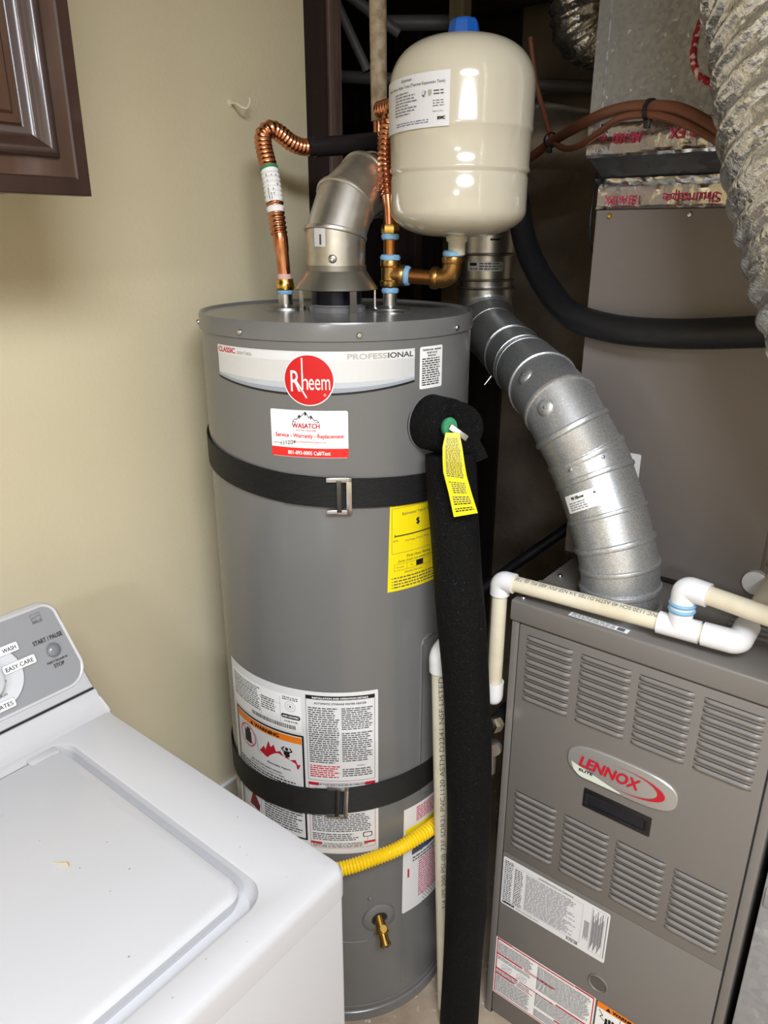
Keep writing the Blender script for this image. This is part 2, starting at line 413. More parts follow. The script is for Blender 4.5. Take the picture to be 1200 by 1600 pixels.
m = MB(); m.lathe([(RL - .002, 1.4135), (RL, 1.4145), (RL, 1.420), (RL - .0006, 1.424), (RL - .0006, HZ - .004), (RL - .002, HZ), (RL - .005, HZ - .0005), (RL - .008, HZ - .004), (.02, HZ - .004)], (HX, HY, 0), n=96)
lid = m.build('lid', tank_m, wh, angle=30)
for ph in (-1.40, -.666, .134, .922, 1.7): screw(wh, hp(ph, RL, 1.4235), hp(ph, 1, 0) - HC, .0045, parent=lid)
ZT = HZ - .004
NL, NR = Vector((.961, .986, ZT)), Vector((1.064, .831, ZT))
for q in (NL, NR):
    m = MB(); m.lathe([(.036, 0), (.035, .004), (.028, .0065), (.016, .008)], q, n=32); m.build('nipple_flange', hoodm, wh)
    m = MB(); m.lathe([(.0125, .005), (.0125, .034)], q, n=24); m.build('nipple', steel_m, wh)
m = MB(); m.lathe([(.0225, 0), (.022, .002), (.014, .003)], Vector((1.028, .800, ZT)), n=28); m.build('plug', hoodm, wh)
# draft hood
m = MB(); m.lathe([(.050, 0), (.050, .008), (.044, .010), (.044, .012)], (HX, HY, ZT), n=40); m.build('flue_collar', tank_m, wh)
m = MB(); m.lathe([(.0435, .010), (.0435, .034)], (HX, HY, ZT), n=40); m.build('flue_pipe', M('dark blue steel', (28, 30, 44), .3, metal=.6), wh)
m = MB(); m.lathe([(.0705, 1.4735), (.0715, 1.4745), (.069, 1.479), (.0605, 1.491), (.054, 1.501), (.0515, 1.504), (.0515, 1.513), (.0495, 1.513), (.0495, 1.503), (.058, 1.490), (.067, 1.4775), (.0705, 1.4735)], (HX, HY, 0), n=48, cap0=False, cap1=False)
hood = m.build('draft_hood', hoodm, wh, angle=25)
for ph in (-1.15, .42, 1.6, 2.9):
    c = hp(ph, .066, 0); t = hp(ph + pi / 2, 1, 0) - HC; rdir = hp(ph, 1, 0) - HC
    m = MB(); q = [c + t * .006 - rdir * .0012, c - t * .006 - rdir * .0012, c - t * .006 + rdir * .0012, c + t * .006 + rdir * .0012]
    m.loft([[p + UP * z for p in q] for z in (ZT, 1.481)], 0, True, True); m.build('hood_leg', steel_m, wh, hood, angle=0)

# --- labels on the jacket
def banner_sheet(p):
    n = 30; us = [S(-.94) + (S(.523) - S(-.94)) * i / n for i in range(n + 1)]
    def bt(t): return 1.349 - .0145 * (1 - (2 * t - 1) ** 2)
    p.strip([(u, 1.400) for u in us], [(u, bt(i / n) + .0022) for i, u in enumerate(us)], p_silver, 0)
def banner_print(p):
    n = 30; us = [S(-.94) + (S(.523) - S(-.94)) * i / n for i in range(n + 1)]
    def bt(t): return 1.349 - .0145 * (1 - (2 * t - 1) ** 2)
    p.strip([(u, bt(i / n) + .0030) for i, u in enumerate(us)], [(u, bt(i / n) - .0002) for i, u in enumerate(us)], p_black, 2)
    p.strip([(u, bt(i / n) + .011 - .004 * abs(2 * i / n - 1)) for i, u in enumerate(us)], [(u, bt(i / n) + .0030) for i, u in enumerate(us)], p_blue, 1)
    p.strip([(u, bt(i / n) + .019 - .010 * abs(2 * i / n - 1) ** 2) for i, u in enumerate(us)], [(u, bt(i / n) + .011 - .004 * abs(2 * i / n - 1)) for i, u in enumerate(us)], p_lblue, 1)
    p.strip([(u, 1.3985) for u in us[:]], [(u, 1.386) for u in us], p_grey, 1)
    p.text('CLASSIC', S(-.925), 1.3898, .0078, p_red, w=.0435, bold=.0004)
    p.text('series', S(-.72), 1.3892, .0072, p_light, w=.030, bold=.0002)
    p.text('PROFESS', S(.06), 1.3885, .0082, p_light, w=.060, bold=.0004)  # foil sheen painted in: one word split into pale and dark letters
    p.text('IONAL', S(.325), 1.3885, .0082, p_dark, w=.043, bold=.0004)
    p.text('TM', S(.511), 1.3955, .002, p_dark)
sticker(wh, 'brand_banner', hmap, banner_sheet, banner_print, 'silver banner label with a black curved lower edge')
LU, LV = S(-.19), 1.3575
def logo_print(p):
    p.disc(LU, LV, .0372, .0372, p_red, 1)
    p.arc(LU, LV, .0388, .0388, 0, 360, .0017, p_grey, 2, 40)
    p.text('R', LU - .0275, LV - .0170, .0335, p_wht, w=.0150, layer=3)
    p.line([(LU - .0190, LV - .0010), (LU - .0035, LV - .0265)], .0022, p_wht, 3)
    p.text('h', LU - .0105, LV - .0140, .0262, p_wht, w=.0098, layer=3)
    p.rect(LU - .0105, LV - .0140, LU - .0084, LV + .0330, p_wht, 3)
    p.text('eem', LU + .0003, LV - .0140, .0262, p_wht, w=.0318, layer=3)
    p.arc(LU + .024, LV - .0215, .0018, .0018, 0, 360, .0005, p_wht, 3, 12)
class _Up:
    def __init__(s, d): s.d = d
    def __call__(s, u, z, off): return hmap(u, z, off + s.d)
sticker(wh, 'round_emblem', _Up(.0012), lambda p: p.disc(LU, LV, .0390, .0390, p_grey, 0), logo_print, 'round red emblem with white lettering', .006)
def svc_print(p):
    u0, u1 = S(-.466), S(.057); w = u1 - u0; uc = u0 + w * .47
    p.rect(u0, 1.2380, u1, 1.2525, p_bred, 1)
    p.text('801-893-0005 Call/Text', u0 + w * .5, 1.2420, .0062, p_wht, w=.067, align='c', layer=2, bold=.0002)
    p.text('Service - Warranty - Replacement', u0 + w * .505, 1.2690, .0066, p_bred, w=.108, align='c', bold=.00022)
    p.text('www.WasatchWaterHeaters.com', u0 + w * .52, 1.2612, .0030, p_bred, w=.052, align='c')
    p.text('Install Date', u0 + .003, 1.2580, .0024, p_dark, w=.014)
    p.text('11/12/24', u0 + .016, 1.2556, .0062, p_black, w=.024, rot=8, shear=.3, bold=.0001)
    p.text('WASATCH', uc, 1.2842, .0076, p_dred, w=.043, align='c', bold=.0003)
    p.text('WATER HEATERS', uc, 1.2790, .0028, p_dred, w=.033, align='c')
    mt = [(-.021, 0), (-.0165, .0050), (-.0140, .0040), (-.0098, .0115), (-.0075, .0085), (0, .0165), (.0055, .0070), (.0085, .0110), (.0135, .0030), (.0165, .0045), (.021, 0)]
    P = [(uc + a, 1.2930 + b) for a, b in mt]
    p.line(P, .0010, p_black, 2); p.line([P[0], P[-1]], .0008, p_black, 2)
    for a, b, c in ((3, .0025, .5), (5, .0035, .55), (7, .0022, .5)):
        x, y = P[a]; p.poly([(x, y), (x + b, y - .005), (x + b * .4, y - .0038), (x + .0002, y - .007), (x - b * .5, y - .0042), (x - b * .7, y - .005)], p_black, 2)
sticker(wh, 'service_sticker', hmap, lambda p: p.rrect(S(-.466), 1.2375, S(.057), 1.3115, .003, p_wht, 0), svc_print, 'white service sticker with a red bottom strip')
def tp_print(p):
    u0, u1 = S(.567), S(.776); uc = (u0 + u1) / 2
    for i, t in enumerate(('TEMPERATURE - PRESSURE', 'RELIEF VALVE', 'IMPORTANT')):
        p.text(t, uc, 1.3940 - i * .0045, .0028, p_dark, w=(.040, .022, .018)[i], align='c', bold=.0001)
    p.rows(u0 + .004, 1.3400, u1 - .004, 1.3835, 12, p_black, 2, .5, .12, (.003, .009))
sticker(wh, 'valve_sticker', hmap, lambda p: p.rrect(S(.565), 1.3355, S(.776), 1.4005, .003, p_wht, 0), tp_print, 'small white sticker with dense black text')
def en_print(p):
    u0 = S(.335); z0 = 1.000
    p.text('ENERGYGUIDE', u0 + .004, 1.1585, .0105, p_black, w=.145, bold=.0008)
    p.text('Water Heater - Natural Gas', u0 + .004, 1.1545, .0028, p_black, w=.034)
    p.text('Tank Size (Storage Capacity)', u0 + .004, 1.1500, .0028, p_black, w=.046)
    p.frame(u0 + .005, 1.0665, u0 + .150, 1.1465, .0006, p_dark, 1)
    p.text('Estimated Yearly Energy Cost', u0 + .024, 1.1330, .0052, p_dark, w=.085)
    p.text('$', u0 + .052, 1.1130, .0110, p_black, w=.006, bold=.0006)
    p.rect(u0 + .010, 1.0965, u0 + .140, 1.0985, p_black, 2); p.rect(u0 + .010, 1.0950, u0 + .0112, 1.1010, p_black, 2)
    p.text('$170', u0 + .008, 1.0880, .0030, p_black, w=.008)
    p.text('Cost Range of Similar Models', u0 + .030, 1.0860, .0030, p_dark, w=.05)
    p.text('First Hour Rating', u0 + .034, 1.0570, .0046, p_black, w=.050)
    p.text('(how much hot water you get)', u0 + .017, 1.0500, .0040, p_black, w=.08)
    p.frame(u0 + .010, 1.0350, u0 + .085, 1.0470, .0005, p_dark, 1); p.rect(u0 + .034, 1.0350, u0 + .0345, 1.047, p_dark, 1)
    p.rect(u0 + .053, 1.0365, u0 + .068, 1.0465, p_black, 2)
    p.text('very small', u0 + .013, 1.0400, .0024, p_black, w=.014); p.text('low', u0 + .042, 1.0400, .0024, p_black, w=.004)
    p.text('Estimated Yearly use', u0 + .030, 1.0290, .0032, p_dark, w=.035)
    for i, z in enumerate((1.0205, 1.0145, 1.0090, 1.0035)):
        p.disc(u0 + .006, z + .0012, .001, .001, p_black, 2); p.rows(u0 + .009, z - .0012, u0 + .115, z + .0038, 1, p_dark, 2, .45, .2, (.003, .008))
sticker(wh, 'energy_label', hmap, lambda p: p.strip([(S(.345) + .0085 * i, 1.178) for i in range(16)], [(S(.325) + .0085 * i, .998) for i in range(16)], enery_m, 0), en_print, 'yellow energy label with black print')
# large instruction label
BU0, BU1, BM = S(-1.135), S(.252), S(-.31)
def big_print(p):
    # rating plate
    a0, a1 = BU0 + .014, BM - .006
    p.rect(a0 - .004, .722, a1, .797, p_wht, 1)
    p.rows(a0, .742, a0 + .085, .792, 11, p_dark, 2, .5, .1, (.003, .010)); p.rows(a0 + .088, .752, a0 + .125, .780, 6, p_dark, 2, .5, .2, (.003, .010))
    p.rect(a0, .7745, a1 - .04, .7750, p_mid, 2); p.rect(a0 + .086, .735, a0 + .0865, .760, p_mid, 2); p.rect(a1 - .042, .735, a1 - .0415, .790, p_mid, 2)
    p.rows(a1 - .036, .786, a1 - .004, .794, 2, p_dark, 2, .7, 0, (.001, .003))
    p.arc(a1 - .021, .7735, .0105, .0105, 0, 360, .0006, p_mid, 2); p.arc(a1 - .021, .7735, .006, .006, 0, 360, .0005, p_mid, 2); p.disc(a1 - .021, .7735, .002, .002, p_dark, 2)
    p.rrect(a1 - .040, .7475, a1 - .002, .7565, .004, p_black, 2); p.text('AHRI CERTIFIED', a1 - .021, .7503, .0036, p_wht, w=.032, align='c', bold=.0002)
    p.rows(a1 - .034, .7395, a1 - .006, .7435, 1, p_dark, 2, .6, 0, (.002, .005))
    u = a0 + .060
    rn = random.Random(3)
    while u < a1 - .012:
        w = rn.uniform(.0010, .0026); p.rect(u, .726, u + w, .7345, p_dark, 2); u += w + rn.uniform(.0008, .0018)
    # warning panel
    w0, w1 = BU0 + .016, BM - .003
    p.frame(w0, .478, w1, .7165, .0038, p_black, 2)
    p.rect(w0 + .0045, .6965, w1 - .0045, .7105, p_orange, 2)
    wc = (w0 + w1) / 2
    p.text('WARNING', wc + .006, .6995, .0078, p_black, w=.060, align='c', bold=.0008); p.poly([(wc - .037, .6990), (wc - .027, .6990), (wc - .032, .7085)], p_black, 3)
    cx, cz = w0 + .040, .668
    p.rrect(cx - .011, cz - .017, cx + .010, cz + .010, .003, p_black, 2); p.rrect(cx - .004, cz + .009, cx + .007, cz + .017, .002, p_black, 2)
    p.arc(cx, cz, .0245, .0245, 0, 360, .0022, p_mag, 4); p.line([(cx - .017, cz + .017), (cx + .017, cz - .017)], .0024, p_mag, 4)
    p.line([(cx + .005, cz + .016), (cx + .014, cz + .018), (cx + .026, cz + .008), (cx + .030, cz - .018), (cx + .036, cz - .026)], .0008, p_dark, 3)
    fx, fz = wc + .028, .645
    p.poly([(fx + (a - fx) * 1.22, fz + (b - fz) * 1.25) for a, b in [(fx - .034, fz + .004), (fx - .024, fz + .017), (fx - .021, fz + .011), (fx - .014, fz + .030), (fx - .010, fz + .020), (fx - .004, fz + .027), (fx, fz + .016), (fx + .008, fz + .020), (fx + .014, fz + .012), (fx + .020, fz + .015), (fx + .024, fz + .009), (fx + .034, fz + .012), (fx + .037, fz + .004), (fx + .042, fz + .005), (fx + .038, fz - .004), (fx - .020, fz - .001)]], p_dred, 2)
    gx, gz = fx + .024, fz + .028
    p.disc(gx, gz + .006, .0034, .0036, p_black, 3); p.poly([(gx - .006, gz + .001), (gx + .005, gz + .002), (gx + .006, gz - .010), (gx - .002, gz - .012), (gx - .007, gz - .006)], p_black, 3)
    p.line([(gx - .005, gz), (gx - .011, gz + .004), (gx - .005, gz + .010)], .0026, p_black, 3); p.line([(gx + .005, gz), (gx + .011, gz + .003), (gx + .006, gz + .010)], .0026, p_black, 3)
    p.text('Flammable Vapors', fx + .004, fz - .0125, .0040, p_black, w=.052, align='c', bold=.0002)
    p.line([(w0 + .006, .6265), (w1 - .006, .6265)], .0007, p_dark, 2)
    p.text('FIRE AND EXPLOSION HAZARD', wc, .6185, .0040, p_black, w=.078, align='c', bold=.0001)
    p.text('Can result in serious injury or death.', wc, .6120, .0038, p_black, w=.09, align='c', bold=.0001)
    p.rows(w0 + .008, .585, w1 - .008, .609, 4, p_black, 2, .5, .12)
    p.frame(w0 + .010, .492, w0 + .068, .545, .0006, p_dark, 2)
    p.poly([(w0 + .030, .500), (w0 + .060, .496), (w0 + .064, .512), (w0 + .052, .530), (w0 + .046, .544), (w0 + .040, .528)], M('print dull maroon', (120, 34, 48), .5), 2)
    p.text('WARN', w0 + .012, .556, .0100, p_black, w=.045, bold=.0008)
    p.rows(w0 + .078, .490, w1 - .008, .560, 12, p_dark, 2, .5, .15)
    p.rect(w0, .4625, w1 - .004, .4725, p_orange, 2)
    # right half
    r0, r1 = BM + .003, BU1 - .006; rc = (r0 + r1) / 2
    p.frame(r0, .6235, r1, .8055, .0007, p_dark, 2)
    p.rect(r0, .7975, r1, .8055, p_black, 2); p.text('INSTALLATION AND OPERATION DETAILS', rc, .7995, .0036, p_wht, w=.098, align='c', bold=.0002, layer=4)
    p.text('AUTOMATIC STORAGE WATER HEATER', rc, .7880, .0040, p_black, w=.092, align='c', bold=.0001)
    p.rows(r0 + .004, .6620, rc - .002, .7820, 26, p_dark, 2, .5, .2); p.rows(rc + .002, .7350, r1 - .003, .7820, 11, p_dark, 2, .5, .2)
    p.rows(r0 + .004, .6300, rc - .002, .6580, 6, p_red, 2, .5, .2); p.rows(rc + .002, .6660, r1 - .003, .7300, 14, p_dark, 2, .5, .2)
    p.text('WARNING', rc + .028, .6560, .0026, p_black, w=.014); p.rows(rc + .002, .6330, r1 - .003, .6520, 4, p_dark, 2, .5, .2)
    p.frame(r0, .4660, r1, .6185, .0007, p_dred, 2)
    p.rect(r0, .6120, r0 + .019, .6185, p_dred, 3); p.rect(r1 - .019, .6120, r1, .6185, p_dred, 3)
    p.text('FOR YOUR SAFETY READ BEFORE OPERATING', rc, .6133, .0036, p_black, w=.088, align='c', bold=.0001)
    p.frame(r0 + .008, .5960, r1 - .008, .6080, .0005, p_dark, 2); p.rows(r0 + .012, .5970, r1 - .012, .6070, 3, p_dark, 3, .5, .2)
    p.rows(r0 + .004, .5520, rc - .002, .5930, 9, p_dark, 2, .5, .2); p.rows(rc + .002, .5520, r1 - .003, .5930, 9, p_dark, 2, .5, .2)
    p.rows(r0 + .004, .5050, r1 - .004, .5480, 10, p_dark, 2, .5, .2); p.rows(r0 + .004, .4840, r1 - .030, .5020, 4, p_dark, 2, .5, .2)
    p.rrect(r1 - .024, .4900, r1 - .006, .5020, .003, p_dark, 2); p.rrect(r1 - .022, .4918, r1 - .008, .5002, .0025, p_grey, 3); p.line([(r1 - .015, .4900), (r1 - .015, .4820)], .0008, p_dark, 2)
    p.rect(r0, .4750, r0 + .022, .4800, p_dred, 3); p.rect(r1 - .022, .4750, r1, .4800, p_dred, 3)
    p.text('TO TURN GAS OFF TO THE APPLIANCE', rc, .4758, .0034, p_black, w=.072, align='c', bold=.0001)
    p.rows(r0 + .004, .4680, r1 - .004, .4745, 2, p_dark, 2, .5, .2)
sticker(wh, 'instruction_label', hmap, lambda p: p.rrect(BU0, .453, BU1, .8130, .002, p_grey, 0), big_print, 'large white instruction label with an orange warning panel')
def side_print(p):
    u0 = S(.48)
    p.strip([(u0 + .004 + .0100 * i, .476) for i in range(13)], [(u0 + .004 + .010 * i, .440) for i in range(13)], enery_m, 1)
    p.strip([(u0 + .020 + .0100 * i, .440) for i in range(12)], [(u0 + .020 + .010 * i, .405) for i in range(12)], p_dark, 2)
    p.rows(u0 + .030, .485, u0 + .130, .520, 7, p_mag, 2, .55, .3)
    p.rows(u0 + .038, .285, u0 + .130, .385, 18, p_mag, 2, .5, .35); p.rows(u0 + .022, .385, u0 + .10, .400, 2, p_dark, 2, .5, .3)
    p.disc(u0 + .045, .412, .006, .008, p_navy, 3); p.disc(u0 + .062, .412, .007, .008, p_navy, 3); p.rect(u0 + .010, .352, u0 + .014, .374, p_dred, 2)
sticker(wh, 'control_label', hmap, lambda p: p.strip([(S(.48) + .010 * i, .526) for i in range(15)], [(S(.47) + .010 * i, .262) for i in range(15)], p_grey, 0), side_print, 'white control label with magenta print and a yellow band')
# raised access panel on the right flank
m = MB(); pp = rrect(S(.62), S(1.55), .54, .893, .02)
def _pan(off, sh): return [hmap(u, z, off) for u, z in [( (u - S(1.08)) * sh + S(1.08), (z - .71) * sh + .71) for u, z in pp]]
m.loft([_pan(0, 1.0), _pan(.003, .985)], 0)
nu = 24; gu = [S(.62) + .004 + (S(1.55) - S(.62) - .008) * i / nu for i in range(nu + 1)]
m.loft([[hmap(u, .545, .003) for u in gu], [hmap(u, .888, .003) for u in gu]], 0, closed=False)
m.build('access_panel', tank_m, wh)
# lower jacket: drain valve, door seams, perforated grille, screw
dv = hp(.255, HR(.28), .277); dn = (hp(.255, 1, 0) - HC)
m = MB(); m.lathe([(.034, -.004), (.034, .001), (.030, .004), (.017, .0045), (.0155, -.003)], dv, dn, 36, cap1=False); m.build('valve_ring', tank_m, wh)
m = MB(); m.lathe([(.0155, -.004), (.0155, .002)], dv, dn, 24); m.build('valve_hole', gap_m, wh)
m = MB(); ax = (dn + Vector((0, 0, -.55))).normalized(); q = dv - UP * .002
m.lathe([(.010, -.01), (.010, .018), (.0125, .019), (.0125, .030), (.0095, .031), (.0095, .044), (.0112, .0445), (.0112, .052), (.008, .0525), (.007, .049)], q, ax, 20)
sd = ax.cross(UP).normalized(); m.lathe([(.005, .008), (.005, .016), (.007, .0165), (.007, .020)], q + ax * .024, ax.cross(sd) * -1, 14)
dvo = m.build('drain_valve', brassy_m, wh); dvo['label'] = 'brass drain valve spout'
m = MB(); m.box(-.0012, .0012, -.005, .005, -.0005, .0008)
rotm = Vector((0, 0, 1)).rotation_difference(ax).to_matrix(); m.v = [tuple(rotm @ Vector(p) + q + ax * .0526) for p in m.v]; m.build('valve_slot', gap_m, wh, dvo, angle=0)
def seam(pts, r, name='door_seam'):
    m = MB(); m.tube([hmap(u, z, .0002) for u, z in pts], r, 6); m.build(name, tank_m, wh)
seam([(S(-.2) + .005 * i, .232 - .010 * math.sin(pi * i / 26) + (.0006 * max(0, i - 16) ** 2)) for i in range(25)], .0016)
seam([(S(.47), .265 - .013 * i) for i in range(16)], .0015); seam([(S(.51), .262 - .013 * i) for i in range(15)], .0012)
seam([(S(-.6) + .02 * i, .040) for i in range(26)], .0012)
m = MB()
for i in range(22):
    for j in range(30):
        if j > 6 + i * 1.6: continue
        u = S(.70) + .0058 * i + .0029 * (j % 2); z = .285 - .0055 * j + .0016 * i
        if z < .08: continue
        m.add([hmap(u + a, z + b, .0006) for a, b in ((-.0016, 0), (0, -.0016), (.0016, 0), (0, .0016))], [(0, 1, 2, 3)])
g = m.build('perforated_grille', gap_m, wh, angle=0); g['kind'] = 'stuff'
screw(wh, hp(.642, HR(.02), .0185) , hp(.642, 1, 0) - HC, .0035)
screw(wh, hp(.18, HR(.34), .333), hp(.18, 1, 0) - HC, .005, tank_m)

# --- seismic straps
def strap(zc, hw, lab, blab, bphi, bz, tilt, gap):
    t = thing('restraint_strap', lab, 'strap', (HX, HY, zc(0)), 'restraint straps around the water heater')
    m = MB(); n = 90; loops = []
    for i in range(n + 1):
        ph = -2.7 + 4.9 * i / n; z = zc(ph); o = .0022
        a = HR(z) + o; b = a + .0022
        loops.append([hp(ph, a, z - hw), hp(ph, b, z - hw), hp(ph, b, z + hw), hp(ph, a, z + hw)])
    m.loft(loops, 0, True, True); m.build('webbing', web_m, t, angle=30)
    # doubled tail in front of the buckle
    m = MB(); loops = []
    for i in range(10):
        ph = bphi - .34 + .40 * i / 9; z = zc(ph); a = HR(z) + .0048; b = a + .0022
        loops.append([hp(ph, a, z - hw * .98), hp(ph, b, z - hw * .98), hp(ph, b, z + hw * .98), hp(ph, a, z + hw * .98)])
    m.loft(loops, 0, True, True); m.build('strap_tail', web_m, t, angle=30)
    c = hp(bphi + .03, HR(bz) + .009, bz); n_ = hp(bphi + .03, 1, 0) - HC; tr = (hp(bphi + .03 + pi / 2, 1, 0) - HC)
    w, h = .020, hw + .006
    ct, st = math.cos(tilt), math.sin(tilt); A = tr * ct + UP * st; B = UP * ct - tr * st
    def bar(u0, u1, v0, v1, d0, d1, name, mat):
        m = MB(); m.box(u0, u1, v0, v1, d0, d1, 0, .0012); m.v = [tuple(c + A * p[0] + B * p[1] + n_ * p[2]) for p in m.v]; return m.build(name, mat, t)
    bar(-w, w, h - .008, h, -.002, .002, 'buckle_bar', steel_m); bar(-w, w, -h, -h + .008, -.002, .002, 'buckle_bar', steel_m)
    bar(w - .009, w, -h, h, -.002, .002, 'buckle_bar', steel_m); bar(-.004, .004, -h + .004, h - .004, -.001, .0035, 'slide_bar', M('dark steel', (90, 90, 92), .3, metal=.9))
strap(lambda p: 1.1815 - .0125 * p + .010 * max(0, -p - .4), .0245, 'upper black webbing strap with a metal buckle around the grey tank', '', -.04, 1.178, 0.0, 0)
strap(lambda p: .582 + .012 * p * (1 if p > 0 else 1.6), .0285, 'lower black webbing strap crossing the white instruction label', '', -.10, .583, -.05, 0)

# ================================================================== PIPES ON THE HEATER
def corr(path, r0, amp, pitch, ds=None):
    P, s_ = resample(spline(path, 10), ds or pitch / 6); return P, [r0 + amp * math.sin(2 * pi * d / pitch) for d in s_]
def hexnut(m, c, ax, r, h, mi=0): m.lathe([(r * .9, 0), (r, h * .15), (r, h * .85), (r * .9, h)], c, ax, 6, mi)
t = thing('copper_connector', 'corrugated copper connector bent over to the black pipe, left of the vent', 'pipe', (NL.x, NL.y, 1.47), 'copper connectors')
pl = [(.961, .986, 1.500), (.960, .987, 1.512), (.959, .990, 1.535)]
m = MB(); m.tube([(.961, .986, 1.492), (.9605, .9865, 1.503), (.960, .987, 1.515), (.9597, .988, 1.532), (.9595, .989, 1.536), (.959, .990, 1.556), (.958, .992, 1.566)], [.0112, .0112, .0112, .0112, .0128, .0128, .0118], 20); m.build('tube_end', copper_m, t)
P, rr = corr([(.958, .992, 1.562), (.962, 1.003, 1.610), (.972, 1.022, 1.662), (.981, 1.043, 1.700), (.989, 1.052, 1.722), (1.003, 1.049, 1.733), (1.022, 1.047, 1.729), (1.046, 1.045, 1.717), (1.068, 1.042, 1.711), (1.087, 1.038, 1.710)], .0140, .0012, .0080)
m = MB(); m.tube(P, rr, 18); m.build('corrugated_tube', copper_m, t)
m = MB(); m.lathe([(.0122, 0), (.0125, .003), (.0122, .008)], (.961, .986, 1.489), n=20); m.build('plastic_collar', pink_m, t)
m = MB(); m.lathe([(.0152, 0), (.016, .002), (.016, .012), (.0148, .014), (.0148, .019)], (.961, .986, 1.470), n=20); hexnut(m, Vector((.961, .986, 1.472)), (0, 0, 1), .0168, .010); m.build('union_nut', brassy_m, t)
m = MB(); m.lathe([(.0135, 0), (.0150, .003), (.0148, .006), (.0140, .008)], (.961, .986, 1.463), n=20); m.build('thread_sealant', sealant_m, t)
# paper sleeve on the corrugated tube
seg = [(p, r) for p, r in list(zip(P, rr))[:len(P) // 2] if 1.592 < p.z < 1.668]
m = MB(); m.tube([p for p, r in seg[14:]], [r + .0008 for p, r in seg[14:]], 18, caps=False); sl = m.build('paper_sleeve', p_wht, t)
m = MB(); m.tube([p for p, r in seg[2:11]], [r + .0007 for p, r in seg[2:11]], 18, caps=False); m.build('paper_sleeve', p_wht, t)
m = MB(); m.tube([p for p, r in seg[-5:]], [r + .0014 for p, r in seg[-5:]], 18, caps=False); m.build('sleeve_stripe', green_m, t, sl)
m = MB(); rn = random.Random(8)
for a_ in (200, 216, 232, 262):
    d = Vector((math.cos(math.radians(a_)), math.sin(math.radians(a_)), 0)); tn = Vector((-d.y, d.x, 0)); i = 16
    while i < len(seg) - 8:
        k = rn.randint(2, 5); p0 = seg[i][0] + d * (seg[i][1] + .0013); p1 = seg[min(i + k, len(seg) - 7)][0] + d * (seg[i][1] + .0013)
        m.add([p0 - tn * .0008, p0 + tn * .0008, p1 + tn * .0008, p1 - tn * .0008], [(0, 1, 2, 3)]); i += k + 1
m.build('printing', p_mid, t, sl, angle=0)

t = thing('supply_pipe', 'black horizontal pipe from the copper connector to the cream upright pipe', 'pipe', (1.05, 1.003, 1.70))
m = MB(); m.tube([(1.083, 1.0385, 1.7098), (1.090, 1.036, 1.711), (1.112, 1.027, 1.7135)], .0155, 20); m.build('coupling', blkpipe_m, t)
m = MB(); m.tube([(1.097, 1.0335, 1.7115), (1.150, 1.0125, 1.7175), (1.213, .989, 1.7270)], .0170, 24); m.build('sleeve', blkpipe_m, t)
m = MB(); m.torus((1.213, .989, 1.7270), (.93, -.35, .12), .0150, .0022); m.build('end_ring', hose_m, t)
t = thing('riser_pipe', 'cream painted upright pipe with bare copper foot behind the expansion tank', 'pipe', (1.186, .951, 1.70))
m = MB(); m.tube([(1.227, .984, 1.720), (1.226, .985, 1.745), (1.226, .985, 1.770)], .0118, 18); m.build('copper_foot', copper_m, t)
m = MB(); m.tube([(1.226, .985, 1.763), (1.225, .986, 1.86), (1.224, .987, 1.972), (1.223, .988, 1.980)], [.0155, .0155, .0160, .0150], 18); m.build('painted_pipe', paint_m, t)
m = MB(); m.tube([(1.223, .988, 1.96), (1.222, .989, 2.399)], .011, 14); m.build('upper_pipe', M('rusty brown pipe', (74, 44, 36), .6), t)

t = thing('copper_connector', 'corrugated copper connector rising behind the cream expansion tank', 'pipe', (1.064, .831, 1.56), 'copper connectors')
P, rr = corr([(1.064, .836, 1.622), (1.068, .842, 1.645), (1.074, .850, 1.672), (1.083, .857, 1.704), (1.098, .862, 1.738), (1.125, .868, 1.765), (1.16, .885, 1.775), (1.184, .95, 1.775)], .0125, .0018, .0085)
m = MB(); m.tube(P, rr, 16); m.build('corrugated_tube', copper_m, t)
m = MB(); m.tube([(1.064, .832, 1.572), (1.064, .833, 1.60), (1.064, .8365, 1.626)], [.0108, .0108, .0115], 18); m.build('tube_end', copper_m, t)
m = MB(); hexnut(m, Vector((1.064, .831, 1.562)), (0, 0, 1), .0155, .016); m.build('union_nut', brassy_m, t)
# tee, nipple and elbow
t = thing('brass_tee_fitting', 'brass tee with side nipple and elbow carrying the expansion tank', 'pipe fitting', (1.064, .831, 1.465))
T0 = Vector((1.064, .831, 0)); EL = Vector((1.103, .727, 1.491)); sdv = (EL - (T0 + UP * 1.497)).normalized()
m = MB(); m.lathe([(.0165, 1.477), (.0175, 1.479), (.0175, 1.486), (.0155, 1.488), (.0155, 1.509), (.0175, 1.511), (.0175, 1.519), (.0165, 1.521)], T0, n=24)
m.lathe([(.0150, .002), (.0155, .018), (.0178, .019), (.0178, .026), (.017, .027)], T0 + UP * 1.497, sdv, 24); m.build('tee', brass_m, t)
m = MB(); m.lathe([(.0115, 1.519), (.0115, 1.556), (.0118, 1.558)], T0, n=20); m.build('riser_nipple', M('bronze tube', (178, 122, 70), .28, metal=1), t)
m = MB(); m.lathe([(.0128, .024), (.0128, .086)], T0 + UP * 1.497, sdv, 22); m.build('side_nipple', M('bronze nipple', (168, 116, 70), .28, metal=1), t)
arc = []
c0 = EL - sdv * .024
for k in range(9):
    a = pi / 2 * k / 8; arc.append(c0 + sdv * .024 * math.sin(a) + UP * .024 * (1 - math.cos(a)))
m = MB(); m.tube([c0 - sdv * .010, c0 - sdv * .002] + arc + [arc[-1] + UP * .006], .0165, 24); m.lathe([(.0185, 0), (.0192, .002), (.0192, .009), (.0185, .011)], arc[-1] + UP * .001, n=24)
